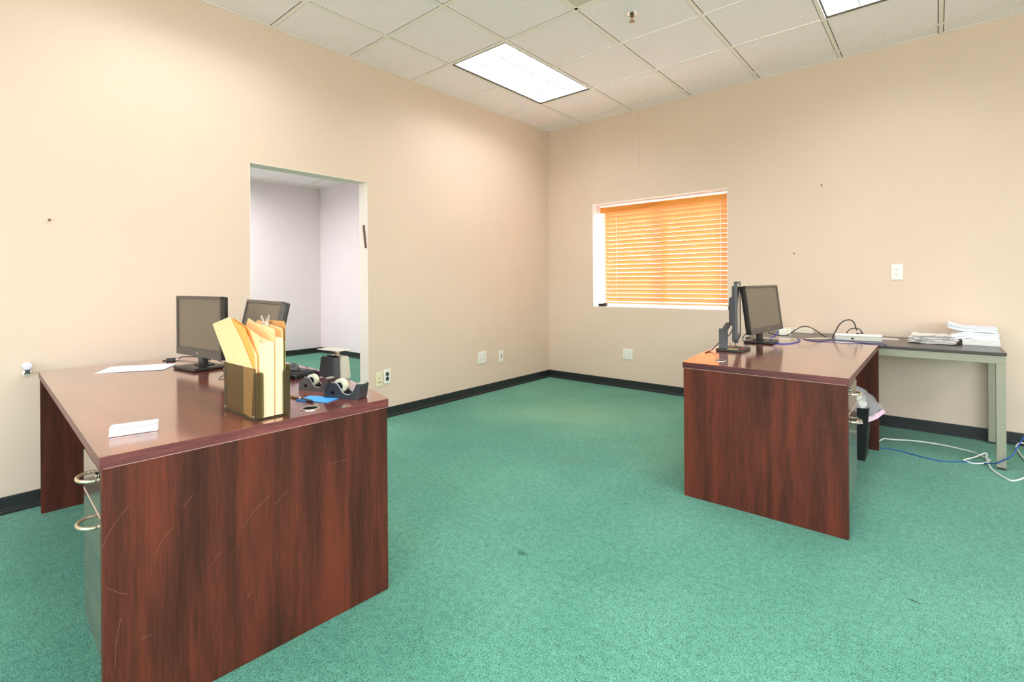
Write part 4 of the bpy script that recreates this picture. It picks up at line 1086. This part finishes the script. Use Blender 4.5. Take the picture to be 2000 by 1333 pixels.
# cables of the edge-on monitor
cable('power_cable', 'black cable hanging from the edge on monitor over the desk edge', [(2.560, -1.585, .850), (2.546, -1.615, .800), (2.510, -1.64, .764), (2.483, -1.66, .734), (2.470, -1.72, .706), (2.462, -1.80, zc_)], .0028, M_BCAB)
cable('power_cable', 'thin black cable dropping behind the edge on monitor', [(2.548, -1.44, .80), (2.540, -1.45, .76), (2.525, -1.44, .725), (2.52, -1.40, zc_)], .0024, M_BCAB)
cable('power_cable', 'thin black cable dropping at the left edge of the facing monitor', [(2.56, -1.20, .80), (2.535, -1.27, .765), (2.525, -1.28, .735), (2.53, -1.22, .712), (2.56, -1.15, zc_)], .0024, M_BCAB)

# ------------------------------------------------------------------ camera
cam = bpy.data.cameras.new('camera'); co = bpy.data.objects.new('camera', cam); COL.objects.link(co)
f_, hy_, yaw, roll = 970.2453, 551.4163, .7075, -.0073
cam.sensor_fit = 'HORIZONTAL'; cam.sensor_width = 36.; cam.lens = f_ / 2000 * 36
cam.shift_y = -(666.5 - hy_) / 2000
cam.clip_start = .02
F = Vector((-math.sin(yaw), math.cos(yaw), 0)); R = Vector((math.cos(yaw), math.sin(yaw), 0)); U = Vector((0, 0, 1))
R2 = R * math.cos(roll) + U * math.sin(roll); U2 = -R * math.sin(roll) + U * math.cos(roll)
Mx = Matrix((R2, U2, -F)).transposed().to_4x4(); Mx.translation = Vector((3.5035, -4.768, 1.1262))
co.matrix_world = Mx
SC.camera = co

# ------------------------------------------------------------------ daylight through the window and two added ones behind the camera
W = bpy.data.worlds.new('sky'); SC.world = W; W.use_nodes = True
bg = W.node_tree.nodes['Background']
sky = W.node_tree.nodes.new('ShaderNodeTexSky'); sky.sky_type = 'NISHITA'; sky.sun_disc = False; sky.sun_elevation = math.radians(42); sky.sun_rotation = math.radians(20); sky.air_density = 1.2; sky.dust_density = 2.5
hs = W.node_tree.nodes.new('ShaderNodeHueSaturation'); hs.inputs['Saturation'].default_value = .5
W.node_tree.links.new(sky.outputs[0], hs.inputs['Color']); W.node_tree.links.new(hs.outputs[0], bg.inputs[0])
bg.inputs['Strength'].default_value = 1.45
pd = bpy.data.lights.new('window_portal', 'AREA'); pd.shape = 'RECTANGLE'; pd.size = WX1 - WX0; pd.size_y = WZ1 - WZ0; pd.cycles.is_portal = True
po = bpy.data.objects.new('window_portal', pd); COL.objects.link(po); po.location = ((WX0 + WX1) / 2, .34, (WZ0 + WZ1) / 2); po.rotation_euler = (-PI / 2, 0, 0)
for nm_, lo_, ro_, sx_, sy_ in (('window_portal', (XE + .09, -4.8, 1.5), (0, PI / 2, 0), 2.0, 5.2), ('window_portal', (3.4, YS - .09, 1.5), (PI / 2, 0, 0), 5.2, 2.0)):
    pd = bpy.data.lights.new(nm_, 'AREA'); pd.shape = 'RECTANGLE'; pd.size = sx_; pd.size_y = sy_; pd.cycles.is_portal = True
    po = bpy.data.objects.new(nm_, pd); COL.objects.link(po); po.location = lo_; po.rotation_euler = ro_
for k_, (a_, b_) in enumerate((((XE + .04, -7.4, .5), (XE + .08, -2.2, 2.5)), ((.8, YS - .08, .5), (6.0, YS - .04, 2.5)))):  # unseen windows added behind the camera to brighten the room
    fr_ = MB(); vert = k_ == 0
    n_ = 4
    for q_ in range(n_ + 1):
        if vert:
            y_ = a_[1] + (b_[1] - a_[1]) * q_ / n_; fr_.span((a_[0], y_ - .025, a_[2]), (b_[0], y_ + .025, b_[2]))
        else:
            x_ = a_[0] + (b_[0] - a_[0]) * q_ / n_; fr_.span((x_ - .025, a_[1], a_[2]), (x_ + .025, b_[1], b_[2]))
    for z_ in (a_[2], b_[2]): fr_.span((a_[0], a_[1], z_ - .025), (b_[0], b_[1], z_ + .025))
    struct(fr_.build('window_%d' % (k_ + 2), bpy.data.materials['white_vinyl_frame']), 'large white framed window added unseen behind the camera for daylight', 'window')
# unseen pale ground added outside to bounce daylight up to the ceiling
struct(MB().span((-30, .36, -.4), (30, 40, -.3)).span((XE + .15, -30, -.4), (30, .3, -.3)).span((-30, -30, -.4), (XE + .15, YS - .15, -.3)).build('ground_outside', mat('pale_paving', (206, 200, 190), rough=.9)), 'unseen pale paving added outside to bounce daylight indoors', 'ground')

# ------------------------------------------------------------------ colour management
vs = SC.view_settings
SC.display_settings.display_device = 'sRGB'
vs.view_transform = 'Standard'; vs.look = 'None'; vs.gamma = 1.; vs.use_curve_mapping = False
vs.exposure = 0.25
SC.cycles.max_bounces = 10; SC.cycles.diffuse_bounces = 6; SC.cycles.glossy_bounces = 4; SC.cycles.transparent_max_bounces = 12
SC.cycles.sample_clamp_indirect = 6.
SC.cycles.use_denoising = True
